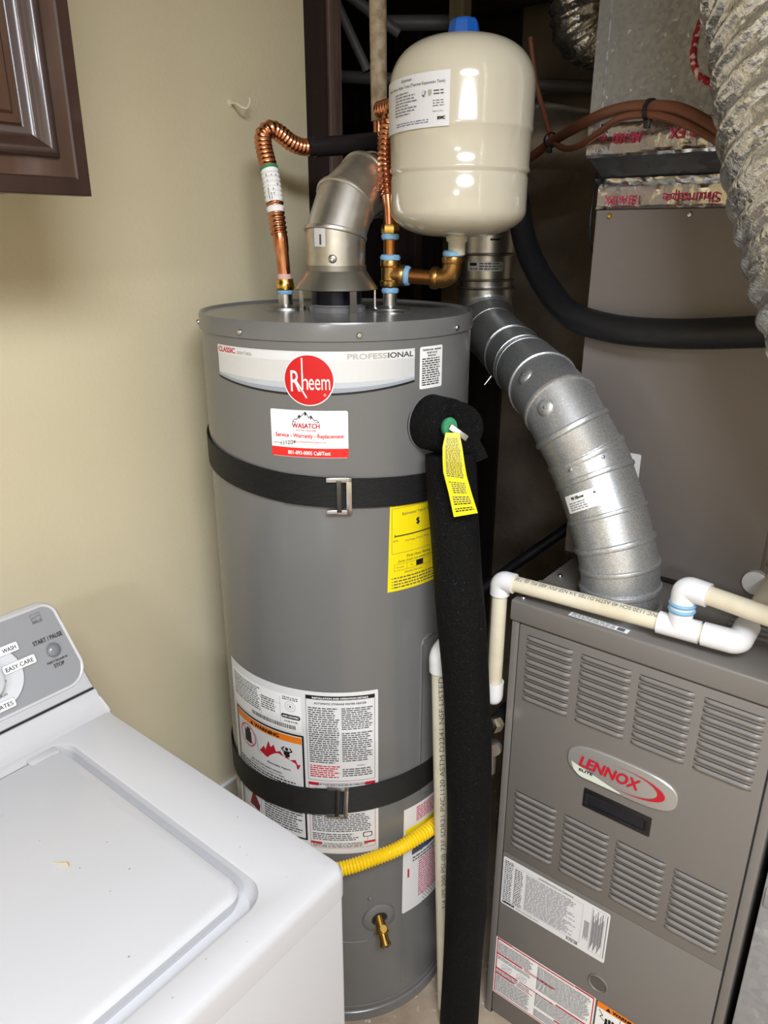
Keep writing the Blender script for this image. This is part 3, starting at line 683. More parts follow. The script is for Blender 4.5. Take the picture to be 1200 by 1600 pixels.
m.lathe([(.0178, -.013), (.0186, -.011), (.0186, -.003), (.0178, -.001)], c0, sdv, 24); m.build('elbow', brass_m, t)
for c, ax, r in ((T0 + UP * 1.4655, UP, .0148), (T0 + UP * 1.5195, UP, .0172), (T0 + UP * 1.5535, UP, .0150), (T0 + UP * 1.497 + sdv * .0265, sdv, .0165), (EL + UP * .036, UP, .0178)):
    m = MB(); m.lathe([(r * .86, 0), (r, .0015), (r * 1.02, .005), (r * .97, .0085), (r * .84, .010)], c, ax, 20)
    rn = random.Random(5); m.v = [tuple(Vector(p) + Vector((rn.uniform(-1, 1), rn.uniform(-1, 1), rn.uniform(-1, 1))) * .0007) for p in m.v]; m.build('thread_sealant', sealant_m, t)

# ================================================================== EXPANSION TANK
TC = Vector((1.104, .7215, 0)); TR = .1132
t = thing('expansion_tank', 'cream domed expansion tank with a blue cap above the water heater', 'tank', (TC.x, TC.y, 1.535))
prof = [(.0145, 1.530), (.0145, 1.549), (.018, 1.552), (.0185, 1.556)]
for k in range(13):
    a = pi / 2 * k / 12; prof.append((.0185 + (TR - .003 - .0185) * math.sin(a) ** .85, 1.558 + .040 * (1 - math.cos(a)) ** .95))
prof += [(TR - .003, 1.646), (TR - .0045, 1.649), (TR - .0045, 1.652), (TR - .001, 1.655), (TR - .001, 1.659), (TR - .0025, 1.662), (TR - .0015, 1.709), (TR + .0002, 1.712), (TR + .0008, 1.7155), (TR, 1.719), (TR, 1.772)]
for k in range(1, 13):
    a = pi / 2 * k / 12; prof.append((max(.004, TR * math.cos(a) ** .62), 1.772 + .072 * math.sin(a)))
m = MB(); m.lathe(prof, TC, n=80); m.build('shell', cream_m, t, angle=50)
m = MB(); m.lathe([(.0265, 1.838), (.0255, 1.846), (.0215, 1.864), (.019, 1.867)], TC, n=8); m.build('valve_cap', blue_m, t, angle=20)
TH = math.atan2(TC.y, TC.x); TF = Vector((-math.cos(TH), -math.sin(TH), 0)); TRt = Vector((math.sin(TH), -math.cos(TH), 0))
def tmap(u, z, off): a = u / TR; return TC + (TF * math.cos(a) + TRt * math.sin(a)) * (TR + .0006 + off) + UP * (z - .0160 + .06 * (u + .025) * .5)
def tk_print(p):
    u0, u1 = -.164, -.0180
    p.text('Eastman', u1 - .083, 1.7895, .0042, p_black, w=.022)
    p.text('Water Heater Safety Tank (Thermal Expansion Tank)', u1 - .006, 1.7815, .0040, p_black, w=.118, align='r')
    p.rows(u0 + .045, 1.745, u1 - .050, 1.777, 8, p_mid, 2, .45, .45)
    p.line([(u1 - .041, 1.768), (u1 - .039, 1.766), (u1 - .036, 1.773)], .0012, p_black, 2); p.arc(u1 - .0385, 1.7695, .0036, .0042, 0, 360, .0005, p_mid, 2)
    p.poly([(u1 - .032, 1.774), (u1 - .026, 1.774), (u1 - .026, 1.768), (u1 - .029, 1.765), (u1 - .032, 1.768)], p_light, 2)
    p.rows(u1 - .023, 1.766, u1 - .006, 1.774, 2, p_dark, 2, .4, .2); p.rows(u1 - .024, 1.751, u1 - .006, 1.761, 3, p_mid, 2, .4, .2)
    p.text('Made in China', u1 - .024, 1.7445, .0026, p_mid, w=.016); p.text('RWC', u1 - .016, 1.7345, .0042, p_black, w=.011, bold=.0005)
    p.rows(u0 + .05, 1.731, u1 - .026, 1.737, 2, p_navy, 2, .35, .1)
sticker(t, 'tank_label', tmap, lambda p: p.rect(-.172, 1.7255, -.0170, 1.797, p_grey, 0), tk_print, 'white printed label', .008)

# ================================================================== HEATER VENT
def mitre(pts, radii, n=36):
    P = [Vector(p) for p in pts]; out = []
    d0 = (P[1] - P[0]).normalized(); a = d0.orthogonal().normalized(); b = d0.cross(a); cur = d0
    for i, p in enumerate(P):
        din = (P[i] - P[i - 1]).normalized() if i else d0
        dout = (P[i + 1] - P[i]).normalized() if i < len(P) - 1 else din
        if i:
            q = cur.rotation_difference(din); a = q @ a; b = din.cross(a); cur = din
        nrm = (din + dout).normalized(); loop = []
        for k in range(n):
            o = (a * math.cos(2 * pi * k / n) + b * math.sin(2 * pi * k / n)) * radii[i]
            loop.append(p + o - din * (o.dot(nrm) / din.dot(nrm)))
        out.append((loop, nrm))
    return out
def ring_tube(m, loop, r, nrm, mi=0):
    n = len(loop); c = sum(loop, Vector()) / n; loops = []
    for p in loop + [loop[0]]:
        d = (p - c).normalized(); loops.append([p + d * r * math.cos(2 * pi * k / 8) * .9 + nrm * r * 1.3 * math.sin(2 * pi * k / 8) for k in range(8)])
    m.loft(loops, mi)
def duct_sections(t, pts, r, mat, beads, n=36, sname='pipe_section'):
    rr = r if isinstance(r, list) else [r] * len(pts); L = mitre(pts, rr, n)
    for i in range(len(pts) - 1):
        m = MB(); m.loft([L[i][0], L[i + 1][0]], 0, i == 0, i == len(pts) - 2); m.build(sname, mat, t)
    for i, br in beads.items():
        m = MB(); ring_tube(m, L[i][0], br, L[i][1]); m.build('seam_bead', mat, t)
    return L
t = thing('heater_vent', 'aluminium elbow vent pipe rising from the hood of the water heater', 'vent pipe', (HX, HY, 1.50))
vd = Vector((.9975, .070, .0)).normalized(); Sx = Vector((HX, HY, 1.504)); vR = .0505
pts = [Sx, Sx + UP * .058]
for a_, l_ in ((30, .058), (60, .060)):
    d = UP * math.cos(math.radians(a_)) + vd * math.sin(math.radians(a_)); pts.append(pts[-1] + d * l_)
pts.append(pts[-1] + vd * .42)
duct_sections(t, pts, [vR - .001, vR, vR, vR, vR - .001], alum_m, {1: .0032, 2: .0034, 3: .0034})
m = MB(); ll = mitre([pts[3] + vd * .020, pts[3] + vd * .12], [vR + .003] * 2)
m.loft([ll[0][0], ll[1][0]], 0); ring_tube(m, ll[0][0], .002, vd); m.build('outlet_collar', alum_m, t)
m = MB(); q = hp(.55, 0, 0); c = Vector((HX, HY, 0)) + (FR * math.cos(-.12) + RT * math.sin(-.12)) * (vR + .0004)
m.lathe([(.009, -.004), (.007, -.001), (.0025, .0005)], c + UP * 1.524, c - Vector((HX, HY, 0)), 14); m.build('dimple', alum_m, t)
screw(t, c + UP * 1.5225, c - Vector((HX, HY, 0)), .0035)
m = MB(); lo = []
for k in range(7):
    a = -.75 + .42 * k / 6 ; lo.append((FR * math.cos(a) + RT * math.sin(a)) * (vR + .0008) + Vector((HX, HY, 0)))
m.loft([[p + UP * 1.543 for p in lo], [p + UP * 1.572 for p in lo]], 0, closed=False)
pa = m.build('paper_label', p_silver, t); 
m = MB(); m.loft([[p + (p - Vector((HX, HY, 0))) * .012 + UP * 1.546 for p in lo[3:5]], [p + (p - Vector((HX, HY, 0))) * .012 + UP * 1.562 for p in lo[3:5]]], 0, closed=False); m.build('printing', p_dark, t, pa)

# ================================================================== RELIEF VALVE, FOAM, TAG
vx = .66; vn = hp(vx, 1, 0) - HC; vc = hp(vx, HR(1.28), 1.281)
t = thing('foam_sleeve', 'short black foam sleeve over the relief valve on the heater side', 'insulation', (vc.x, vc.y, 1.24), 'black foam insulation')
m = MB(); m.lathe([(.0435, -.006), (.044, .0), (.044, .044), (.041, .052), (.030, .057), (.012, .058)], vc, vn, 40); m.build('sleeve', foam_m, t)
m = MB(); m.torus(vc + vn * .0005, vn, .0450, .0012, 40); m.build('sleeve_rim', tank_m, t)
fr2 = vc + vn * .045
ol = [(.004 + .0415 * math.cos(math.radians(a)), .0415 * math.sin(math.radians(a))) for a in range(115, -31, -12)] + [(.050, -.036), (.056, -.050), (.030, -.060), (.006, -.046), (-.02, -.030)]
m = MB(); m.loft([[fr2 + RT * x + UP * z + vn * d for x, z in [(x * k, z * k) for x, z in ol]] for d, k in ((-.03, 1.0), (.008, 1.0), (.014, .94))], 0, True, True)
m.build('wrap_flap', foam_m, t)
gd = Vector((.906, .5925, 1.2925)); gn = (Vector((0, 0, CAM_H)) - gd).normalized(); gn = (gn + vn * .8).normalized()
t = thing('relief_valve', 'green disc and silver lever of the relief valve poking through black foam', 'valve', gd)
m = MB(); m.lathe([(.0105, -.012), (.0115, -.001), (.0105, .001), (.005, .0016)], gd, gn, 20); v_ = m.v; m.v = [tuple(Vector(p) + UP * (p[2] - gd.z) * .35) for p in v_]; m.build('green_disc', green_m, t)
m = MB(); m.lathe([(.003, 0), (.003, .006)], gd + UP * .002, gn, 10); m.build('stem', copper_m, t)
m = MB(); m.box(-.003, .028, -.0045, .0045, 0, .0014, 0, .0006)
lx = (RT * .80 - UP * .60 + gn * .15).normalized(); ly = gn.cross(lx).normalized(); ln = lx.cross(ly)
m.v = [tuple(gd + gn * .006 + lx * p[0] + ly * p[1] + ln * p[2]) for p in m.v]; m.build('lever', hoodm, t)
# yellow tag
def bil(rows_, s_, q):
    k = s_ * (len(rows_) - 1); i = min(int(k), len(rows_) - 2); f = k - i
    a = Vector(rows_[i][0]).lerp(Vector(rows_[i][1]), q); b = Vector(rows_[i + 1][0]).lerp(Vector(rows_[i + 1][1]), q); return a.lerp(b, f)
tr_ = [((.890, .590, 1.288), (.902, .574, 1.288)), ((.8825, .5895, 1.268), (.899, .566, 1.268)), ((.880, .587, 1.248), (.897, .560, 1.246)), ((.8795, .585, 1.231), (.8985, .556, 1.226)), ((.883, .5765, 1.199), (.902, .548, 1.199)), ((.888, .569, 1.161), (.907, .539, 1.169))]
sl_ = []
for i in range(len(tr_)): sl_.append(tr_[i])
def tagmap(u, v, off): return bil(sl_, v, u) + gn * off
t = thing('warning_tag', 'yellow vinyl warning tag hanging from the relief valve lever', 'tag', (.89, .575, 1.165))
m = MB(); lo = []
for i in range(21): lo.append([tagmap(0, i / 20, 0), tagmap(.5, i / 20, 0), tagmap(1, i / 20, 0), tagmap(1, i / 20, -.0008), tagmap(.5, i / 20, -.0008), tagmap(0, i / 20, -.0008)])
m.loft(lo, 0, True, True); tg = m.build('tag_strip', tagy_m, t)
b = Print(tagmap, .5)
for i in range(44):
    v = .07 + .90 * i / 44; rn = random.Random(i); u = .12 + (.08 if 30 < i < 36 else 0); ue = .90 - rn.random() * .08 - (.08 if 30 < i < 36 else 0)
    if i in (28, 29, 36, 41): continue
    while u < ue:
        w = rn.uniform(.06, .16); w = min(w, ue - u); b.rect(u, v, u + w, v + .011, p_dark if i < 40 else p_black, 1); u += w + .03
b.build('printing', t, tg)

t = thing('foam_pipe_insulation', 'long black foam insulated discharge pipe from the relief valve to the floor', 'insulation', (.955, .553, 0), 'black foam insulation')
fpth = spline([(.944, .616, 1.240), (.937, .602, 1.15), (.931, .586, 1.046), (.928, .568, .93), (.929, .555, .81), (.932, .547, .68), (.935, .543, .54), (.941, .543, .38), (.948, .548, .2), (.955, .553, .0)], 8)
m = MB(); rn = random.Random(2); m.tube(fpth, [.0395 + .0008 * math.sin(i * .37) for i in range(len(fpth))], 28); m.build('foam_tube', foam_m, t)
m = MB(); m.tube([p + RT * .0395 for p in fpth], .0006, 5); m.build('slit_seam', hose_m, t)
m = MB(); m.lathe([(.012, 0), (.012, .012)], (.944, .616, 1.236), n=16); m.build('inner_pipe', copper_m, t)

# PVC stand pipe with printed text
def pvc_elbow(m, c, d0, d1, r=.0172, leg=.026, mi=0):
    d0 = Vector(d0).normalized(); d1 = Vector(d1).normalized(); b = .0105; path = [c + d0 * leg, c + d0 * (b + .001)]
    for k in range(9):
        a = pi / 2 * k / 8; path.append(c + d0 * b * (1 - math.sin(a)) + d1 * b * (1 - math.cos(a)))
    path += [c + d1 * (b + .001), c + d1 * leg]
    m.tube(path, r, 22, mi)
def pmap(a, b, r, side):
    a = Vector(a); b = Vector(b); d = (b - a).normalized(); s_ = Vector(side); s_ = (s_ - d * s_.dot(d)).normalized(); tt = s_.cross(d)
    def f(u, v, off): g = v / r; return a + d * u + (s_ * math.cos(g) + tt * math.sin(g)) * (r + off)
    return f
PA, PB = Vector((.9345, .6185, .865)), Vector((.968, .600, 0.0))
t = thing('drain_stand_pipe', 'ivory printed pvc pipe leaning between the water heater and the black foam', 'pipe', (PB.x, PB.y, 0))
m = MB(); m.tube([PA, PA.lerp(PB, .5), PB], .0134, 22); tp_ = m.build('pipe', pvc_m, t)
m = MB(); q = PA + (PA - PB).normalized() * .018; pvc_elbow(m, q, (PB - PA), (.80, -.2, .55), .0172, .034); m.build('elbow', pvcw_m, t)
b = Print(pmap(PB, PA, .0134, FR + RT * .12), .004)
b.text('3/4 IPS 200 PSI @ 73F SDR21 PVC1120 ASTM D2241 NSF LISTED', .30, -.004, .0090, p_pvc, w=.545, layer=1); b.build('printing', t, tp_)

# yellow gas connector
t = thing('gas_connector', 'yellow corrugated gas connector curving across the lower water heater', 'gas line', hp(0, .26, .44))
P, rr = corr([hp(a, r_, z) for a, r_, z in ((.80, .262, .476), (.756, .262, .4755), (.586, .262, .4745), (.364, .262, .466), (.168, .262, .4575), (.005, .263, .4465), (-.2, .266, .432), (-.5, .272, .40), (-.9, .28, .36), (-1.4, .285, .32))] + [Vector((.745, 1.135, .310)), Vector((.74, 1.179, .308))], .0132, .0012, .0062)
m = MB(); m.tube(P, rr, 16); m.build('corrugated_tube', yel_m, t)
e0, e1 = hp(.80, .262, .476), hp(.93, .262, .482); m = MB(); m.tube([e0, e0.lerp(e1, .4)], .0125, 16); m.build('coated_end', yel_m, t)
m = MB(); hexnut(m, e0.lerp(e1, .35), e1 - e0, .0165, .02); m.build('flare_nut', steel_m, t)

# ================================================================== FURNACE
FX, FY0, FY1, FZ = 1.018, .091, .527, .984
fu = thing('furnace', 'taupe upright gas furnace with louvred doors and a silver badge', 'furnace', (1.35, .309, 0))
m = MB(); m.box(FX + .006, 1.73, FY0 + .001, FY1 - .001, 0.0, FZ - .002, 0, .002); m.build('cabinet', furn_m, fu)
m = MB(); m.box(FX - .003, FX + .10, FY0 - .002, FY1 + .004, .9445, FZ, 0, .0045, 3); m.build('top_cap', furn_m, fu)
for a, b in ((FY1 - .0135, FY1), (FY0, FY0 + .0140)):
    m = MB(); m.box(FX, FX + .02, a, b, 0, .943, 0, .0015); m.build('corner_post', furn_m, fu)
for a, b in ((FY1 - .0150, FY1 - .0128), (FY0 + .0134, FY0 + .0165)):
    m = MB(); m.box(FX + .002, FX + .02, a, b, 0, .943); m.build('door_gap', gap_m, fu, angle=0)
dy0, dy1 = FY0 + .0165, FY1 - .0150
m = MB(); m.box(FX, FX + .018, dy0, dy1, .4462, .9420, 0, .0018); ud = m.build('upper_door', furn_m, fu)
m = MB(); m.box(FX + .0006, FX + .018, dy0, dy1, .012, .4450, 0, .0018); ld = m.build('lower_door', furn_m, fu)
for a, b in ((.4444, .4470), (.9415, .9455)):
    m = MB(); m.box(FX + .003, FX + .015, dy0, dy1, a, b); m.build('door_gap', gap_m, fu, angle=0)
# louvres
nu, nv = 16, 6; lv = MB(); loops = []
for j in range(nv + 1):
    v = j / nv; row = []
    for i in range(nu + 1):
        u = -1 + 2 * i / nu; e = max(0, 1 - abs(u) ** 10) ** .5
        row.append((-.0052 * e * math.sin(pi * .93 * v) ** .75 - .0001, .0418 * u, .0092 * v))
    loops.append(row)
lv.loft(loops, 0, closed=False)
top = loops[-1]; lv.loft([[(p[0] + .0004, p[1], p[2]) for p in top], [(-.0003, p[1] * 1.004, p[2] + .0009) for p in top]], 1, closed=False)
lvo = None
for zt in (.9270, .6010):
    for yc in (.4550, .3570, .2610, .1640):
        for k in range(9):
            z = zt - .0100 - k * .01475
            if lvo is None: lvo = lv.build('louver', [furn_m, gap_m], None, ud, angle=50); o = lvo
            else: o = lvo.copy(); COL.objects.link(o); o.parent = ud
            o.location = Vector((FX, yc, z)) - fu.location
# badge
def fmap(y0, z0):
    return lambda u, v, off: Vector((FX - off, y0 - u, z0 + v))
BY, BZ = .310, .7275
bm_ = MB(); N = 64
def sup(sc, d):
    out = []
    for k in range(N):
        a = 2 * pi * k / N; c, s_ = math.cos(a), math.sin(a); e = 2 / 3.0
        out.append((FX - d, BY - (.0925 - sc) * math.copysign(abs(c) ** e, c), BZ + (.0335 - sc) * math.copysign(abs(s_) ** e, s_) + .0035 * math.cos(a) * 0))
    return out
bm_.loft([sup(0, .0), sup(0, .0025), sup(.0015, .004), sup(.0032, .0042)], 0, False, True)
bd = bm_.build('badge', badge_m, ud and fu, angle=30); bd['label'] = 'silver badge with red lettering'
def bmap(u, v, off): return Vector((FX - .0042 - off, BY - u, BZ + v))
b = Print(bmap, .02)
b.text('LENNOX', -.0700, -.0085, .0215, p_dred, w=.0995, shear=.22, bold=.0011)
b.text('ELITE', -.0690, -.0185, .0052, p_black, w=.0235, shear=.1, bold=.0004, layer=4)
o_, i_ = [], []
for k in range(41):
    a = math.radians(112 - 232 * k / 40); w = .0006 + .0115 * max(0, math.sin(pi * (k / 40) ** 1.0)) ** 2.2
    x, y = .010 + .0640 * math.cos(a), -.0010 + .0225 * math.sin(a); o_.append((x, y)); i_.append((x - w * math.cos(a) * 1.0, y - w * .35 * math.sin(a)))
b.strip(o_, i_, p_dred, 3)
n = 16; us = [-.0845 + .0885 * k / n for k in range(n + 1)]
b.strip([(u, -.0065 - .0215 * (k / n) ** 1.0) for k, u in enumerate(us)], [(u, max(-.0300, -.0075 - .0265 * math.sqrt(max(0, 1 - (1 - min(1, k / n * 2.2)) ** 2))) if k else -.0068) for k, u in enumerate(us)], p_cream, 1)
b.build('printing', fu, bd)
# handle
m = MB(); y0, y1, z0, z1 = .2515, .3675, .6385, .6755
m.box(FX - .003, FX + .004, y0, y1, z1 - .008, z1, 0, .001); m.box(FX - .003, FX + .004, y0, y1, z0, z0 + .007, 0, .001)
m.box(FX - .003, FX + .004, y1 - .009, y1, z0 + .006, z1 - .006, 0, .001); m.box(FX - .003, FX + .004, y0, y0 + .011, z0 + .006, z1 - .006, 0, .001)
hd = m.build('handle_frame', blk_m, fu); m = MB(); m.box(FX - .0006, FX + .002, y0 + .009, y1 - .007, z0 + .006, z1 - .012); m.box(FX - .0004, FX + .002, y0 + .009, y1 - .007, z1 - .0125, z1 - .007, 1)
m.build('grip_recess', [recess_m, gap_m], fu, hd, angle=0)
# sight plug
m = MB(); m.lathe([(.0195, -.001), (.0195, .001), (.0175, .0025), (.0160, .0010), (.0150, -.0006), (.004, -.0008)], (FX, .2995, .2625), (-1, 0, 0), 32); m.build('sight_plug', furn_m, fu)
m = MB(); m.lathe([(.0152, .0002), (.0152, .0008)], (FX, .2995, .2625), (-1, 0, 0), 32); m.build('sight_glass', M('dim sight glass', (92, 88, 84), .12), fu)
# furnace labels
def l1(p):
    W, H = .215, .119
    p.rows(.004, .012, .022, .113, 22, p_dark, 2, .5, .1, (.002, .006)); p.rows(.026, .012, .044, .104, 20, p_dark, 2, .5, .1, (.002, .006))
    p.frame(.002, .014, .165, .108, .0004, p_mid, 1); p.rows(.050, .016, .160, .104, 26, p_mid, 2, .45, .3)
    p.text('CONSTRUCTION OF FURNACE', .075, .1100, .0030, p_dark, w=.07, bold=.0001)
    p.text('LENNOX', .004, .0050, .0055, p_black, w=.026, shear=.2, bold=.0006); p.text('INDUSTRIES INC.', .034, .0055, .0030, p_dark, w=.05)
    p.rrect(.140, .0060, .162, .0130, .001, p_dark, 2); p.rows(.142, .0070, .160, .0125, 2, p_wht, 3, .5, 0)
    p.frame(.182, .010, .207, .114, .0004, p_mid, 1)
    for i in range(12): p.rect(.184 + i * .0018, .014 + (i % 4) * .006, .1852 + i * .0018, .110 - (i * 7 % 5) * .007, p_dark if i % 3 else p_mid, 2)
    for i in range(5): p.rect(.1705 + i * .002, .030 + (i % 2) * .006, .1715 + i * .002, .075, p_dark, 2)
    p.rect(.2105, .010, .2118, .112, p_dark, 2)
sticker(fu, 'rating_label', fmap(.509, .3175), lambda p: p.rrect(0, 0, .2150, .1190, .004, p_grey, 0), l1, 'white rating label with fine black print')
def l2(p):
    p.frame(.0025, .0025, .2105, .1530, .0022, p_dred, 1)
    for u0, u1, v in ((.0025, .037, .1510), (.172, .2105, .1510), (.0025, .062, .1110), (.138, .2105, .073), (.0025, .054, .0700), (.0025, .048, .0560), (.138, .2105, .030)): p.rect(u0, v, u1, v + .0040, p_dred, 2)
    p.text('FOR YOUR SAFETY READ BEFORE OPERATING', .040, .1500, .0042, p_dred, w=.128, bold=.0002)
    p.rows(.006, .1160, .084, .1460, 9, p_dark, 2, .5, .1); p.rows(.094, .0820, .206, .1460, 20, p_dark, 2, .5, .1)
    p.rows(.066, .1090, .134, .1160, 2, p_dred, 2, .5, .1); p.rows(.006, .0985, .084, .1080, 3, p_dark, 2, .5, .1)
    for cx in (.028, .062):
        p.arc(cx, .085, .011, .009, 0, 360, .0006, p_dark, 2); p.arc(cx, .085, .006, .005, 0, 360, .0006, p_dark, 2); p.line([(cx - .012, .077), (cx + .012, .093)], .0006, p_dark, 2)
    p.rows(.058, .0700, .134, .0745, 1, p_dred, 2, .6, .1); p.rows(.006, .0600, .084, .0690, 2, p_dark, 2, .5, .1); p.rows(.052, .0560, .09, .0595, 1, p_dred, 2, .6, .1)
    p.rows(.006, .0080, .084, .0540, 14, p_dark, 2, .5, .1); p.rows(.094, .0360, .206, .0720, 11, p_dark, 2, .5, .1); p.rows(.094, .0080, .206, .0290, 6, p_dark, 2, .5, .1)
sticker(fu, 'safety_label', fmap(.5120, .0680), lambda p: p.rect(0, 0, .2130, .1560, p_wht, 0), l2, 'white safety label with a red border')
def l3(p):
    p.frame(0, 0, .0950, .1560, .0012, p_black, 2); p.rect(.001, .1400, .0940, .1545, p_orange, 1)
    p.poly([(.018, .1420), (.028, .1420), (.023, .1520)], p_black, 2); p.text('WARNING', .031, .1435, .0080, p_black, w=.048, bold=.0007)
    p.line([(.006, .136), (.014, .126), (.009, .120), (.018, .114)], .0016, p_black, 2)
    for i in range(4): p.rrect(.019 + i * .0062, .106, .024 + i * .0062, .126 - abs(i - 1.5) * .002, .002, p_black, 2)
    p.rrect(.019, .096, .043, .112, .004, p_black, 2); p.rect(.046, .09, .047, .139, p_black, 2); p.rows(.05, .06, .09, .135, 12, p_dark, 2, .5, .2); p.rows(.005, .01, .09, .055, 8, p_dark, 2, .5, .2)
sticker(fu, 'warning_label', fmap(.2965, .0680), lambda p: p.rect(0, 0, .0950, .1560, p_wht, 0), l3, 'white warning label with an orange strip')
def l4(p): p.rows(.004, .001, .078, .0125, 3, p_mid, 2, .55, .05); p.rect(.080, .002, .092, .012, p_dark, 2)
sticker(fu, 'top_sticker', lambda u, v, off: Vector((FX + .005 + v, .430 - u, FZ + off)), lambda p: p.rect(0, 0, .098, .0140, p_wht, 0), l4)
screw(fu, (FX + .012, FY1 - .012, FZ), (0, 0, 1), .005); screw(fu, (FX + .135, FY1 - .020, FZ - .002), (0, 0, 1), .005)
for x in (1.13, 1.19): pass
for k in range(5):
    m = MB(); m.box(FX + .115 + .018 * k, FX + .122 + .018 * k, FY0 + .004, FY0 + .13, FZ - .003, FZ + .003, 0, .002); m.build('reflection_rib', furn_m, fu)  # ribs added to the flat top to imitate corrugated shadows and pipe reflections

# ================================================================== COIL CABINET
CX, CY0, CY1, CZ0, CZ1 = 1.241, .094, .541, .986, 1.600
co = thing('coil_cabinet', 'plain taupe grey coil cabinet standing on the furnace', 'cabinet', (1.49, .316, CZ0))
m = MB(); m.box(CX + .004, 1.73, CY0, CY1, CZ0, CZ1 - .004, 0, .002); m.build('casing', coil_m, co)
m = MB(); m.box(CX, CX + .01, .2025, CY1 + .001, CZ0 + .008, CZ1, 0, .002); fp = m.build('front_panel', coil_m, co)
m = MB(); m.box(CX, CX + .01, CY0, .1995, CZ0 + .012, CZ1, 0, .002); m.build('side_panel', coil_m, co)
m = MB(); m.box(CX + .002, CX + .02, CY0, CY1, CZ0, CZ0 + .010); m.build('base_gap', gap_m, co, angle=0)
for y in (.518, .391, .25): screw(co, (CX, y, 1.5905), (-1, 0, 0), .0042, brassy_m if y > .5 else steel_m, fp)
screw(co, (CX, .192, 1.065), (-1, 0, 0), .004, brassy_m)
def cl(p): p.arc(.048, .062, .021, .0125, 0, 360, .0030, p_black, 2); p.rows(.012, .050, .066, .075, 2, p_mid, 1, .1, .3); p.rows(.02, .036, .064, .042, 1, p_mid, 2, .3, .1)
sticker(co, 'coil_sticker', lambda u, v, off: Vector((CX - off, .494 - u, 1.115 + v)), lambda p: p.rrect(0, 0, .076, .092, .003, p_wht, 0), cl, 'white sticker with a black oval')
m = MB(); m.lathe([(.020, -.004), (.020, .010), (.016, .012)], (CX, .205, 1.030), (-1, 0, 0), 24); m.build('drain_port', pvcw_m, co)
m = MB(); m.lathe([(.020, -.004), (.020, .010), (.016, .012)], (CX, .158, 1.030), (-1, 0, 0), 24); m.build('drain_port', pvcw_m, co)

# ================================================================== PLENUM
pn = thing('supply_plenum', 'galvanized sheet metal plenum with foil tape above the coil cabinet', 'duct', (1.45, .32, 1.60))
def hl(x, y0, y1, z): return [(x, y1, z), (x, y0, z), (1.72, y0, z), (1.72, y1, z)]
m = MB(); m.loft([hl(CX + .006, .10, .528, 1.596), hl(CX + .006, .10, .528, 1.634)], 0); m.build('collar', galvb_m, pn, angle=0)
m = MB(); m.loft([hl(CX + .006, .10, .528, 1.634), hl(1.186, .08, .541, 1.676)], 0); m.build('flared_transition', galvb_m, pn, angle=0)
m = MB(); m.loft([hl(1.186, .08, .541, 1.676), hl(1.186, .08, .541, 2.39)], 0); m.build('plenum_box', galvd_m, pn, angle=0)
m = MB(); m.add([(1.1845, .452, 2.39), (1.1845, .36, 1.73), (1.1845, .085, 1.73), (1.1845, .085, 2.39), (1.187, .452, 2.39), (1.187, .36, 1.73), (1.187, .085, 1.73), (1.187, .085, 2.39)], [(0, 1, 2, 3), (0, 4, 5, 1), (4, 7, 6, 5), (1, 5, 6, 2), (2, 6, 7, 3), (3, 7, 4, 0)]); m.build('overlap_sheet', galvd_m, pn, angle=0)
m = MB(); m.box(1.1835, 1.187, .5235, .5415, 1.70, 2.39); m.build('corner_flange', galvd_m, pn, angle=0)
# foil tapes: crinkled strips that wrap the edges
def tape(name, rows_, n=70, amp=.0012, seed=1):
    rn = random.Random(seed); m = MB(); loops = []
    for (x, z, nx, nz) in rows_:
        row = []
        for i in range(n + 1):
            y = .5425 - (.5425 - .085) * i / n; d = amp * (rn.random() - .2) + .0012
            row.append((x + nx * d, y, z + nz * d + amp * .8 * (rn.random() - .5)))
        loops.append(row)
    m.loft(loops, 0, closed=False)
    rn = random.Random(seed + 5); side = []
    for (x, z, nx, nz) in rows_:
        row = []
        for i in range(9):
            xx = x + .05 * i / 8; row.append((xx, .5425 + amp * (rn.random() - .2) + .001, z + amp * rn.random()))
        side.append(row)
    m.loft(side, 0, closed=False)
    return m.build(name, foil_m, pn, angle=12)
t1 = tape('foil_tape', [(1.186, 1.7180, -1, 0), (1.186, 1.7085, -1, 0), (1.186, 1.699, -1, 0), (1.186, 1.690, -1, 0), (1.186, 1.6815, -1, 0), (1.1855, 1.677, -1, -.4), (1.1885, 1.6735, -.6, -.8)], seed=3)
t2 = tape('foil_tape', [(CX + .004, 1.6350, -1, 0), (CX + .003, 1.628, -1, 0), (CX + .003, 1.620, -1, 0), (CX + .0025, 1.612, -1, 0), (CX + .002, 1.606, -1, 0), (CX - .001, 1.6005, -1, .2)], seed=9)
t3 = tape('foil_tape', [(1.2285, 1.646, -.7, -.7), (1.234, 1.642, -.7, -.7), (1.240, 1.6375, -.7, -.7), (1.2445, 1.634, -1, -.3)], seed=14)
for p_, o_, items in ((lambda u, v, off: Vector((1.1804 - off, .541 - u, 1.676 + v)), t1, (('AF-100', .084, .0275, .0145, .043), ('181B-FX', .188, .0290, .0150, .064), ('AF-100', .300, .0280, .0145, .044), ('Shur', .028, .033, .014, .024))),
                      (lambda u, v, off: Vector((CX - .0048 - off, .541 - u, 1.600 + v)), t2, (('181A-FX', .066, .0205, .0130, .052), ('Shurtape', .190, .0215, .0145, .083), ('181A-FX', .30, .0205, .0130, .052)))):
    for tx, u, v, h, w in items:
        b = Print(p_, .05); b.text(tx, u, v, h, p_mag, w=w, rot=180, layer=1, bold=.00022); b.build('tape_word', pn, o_)

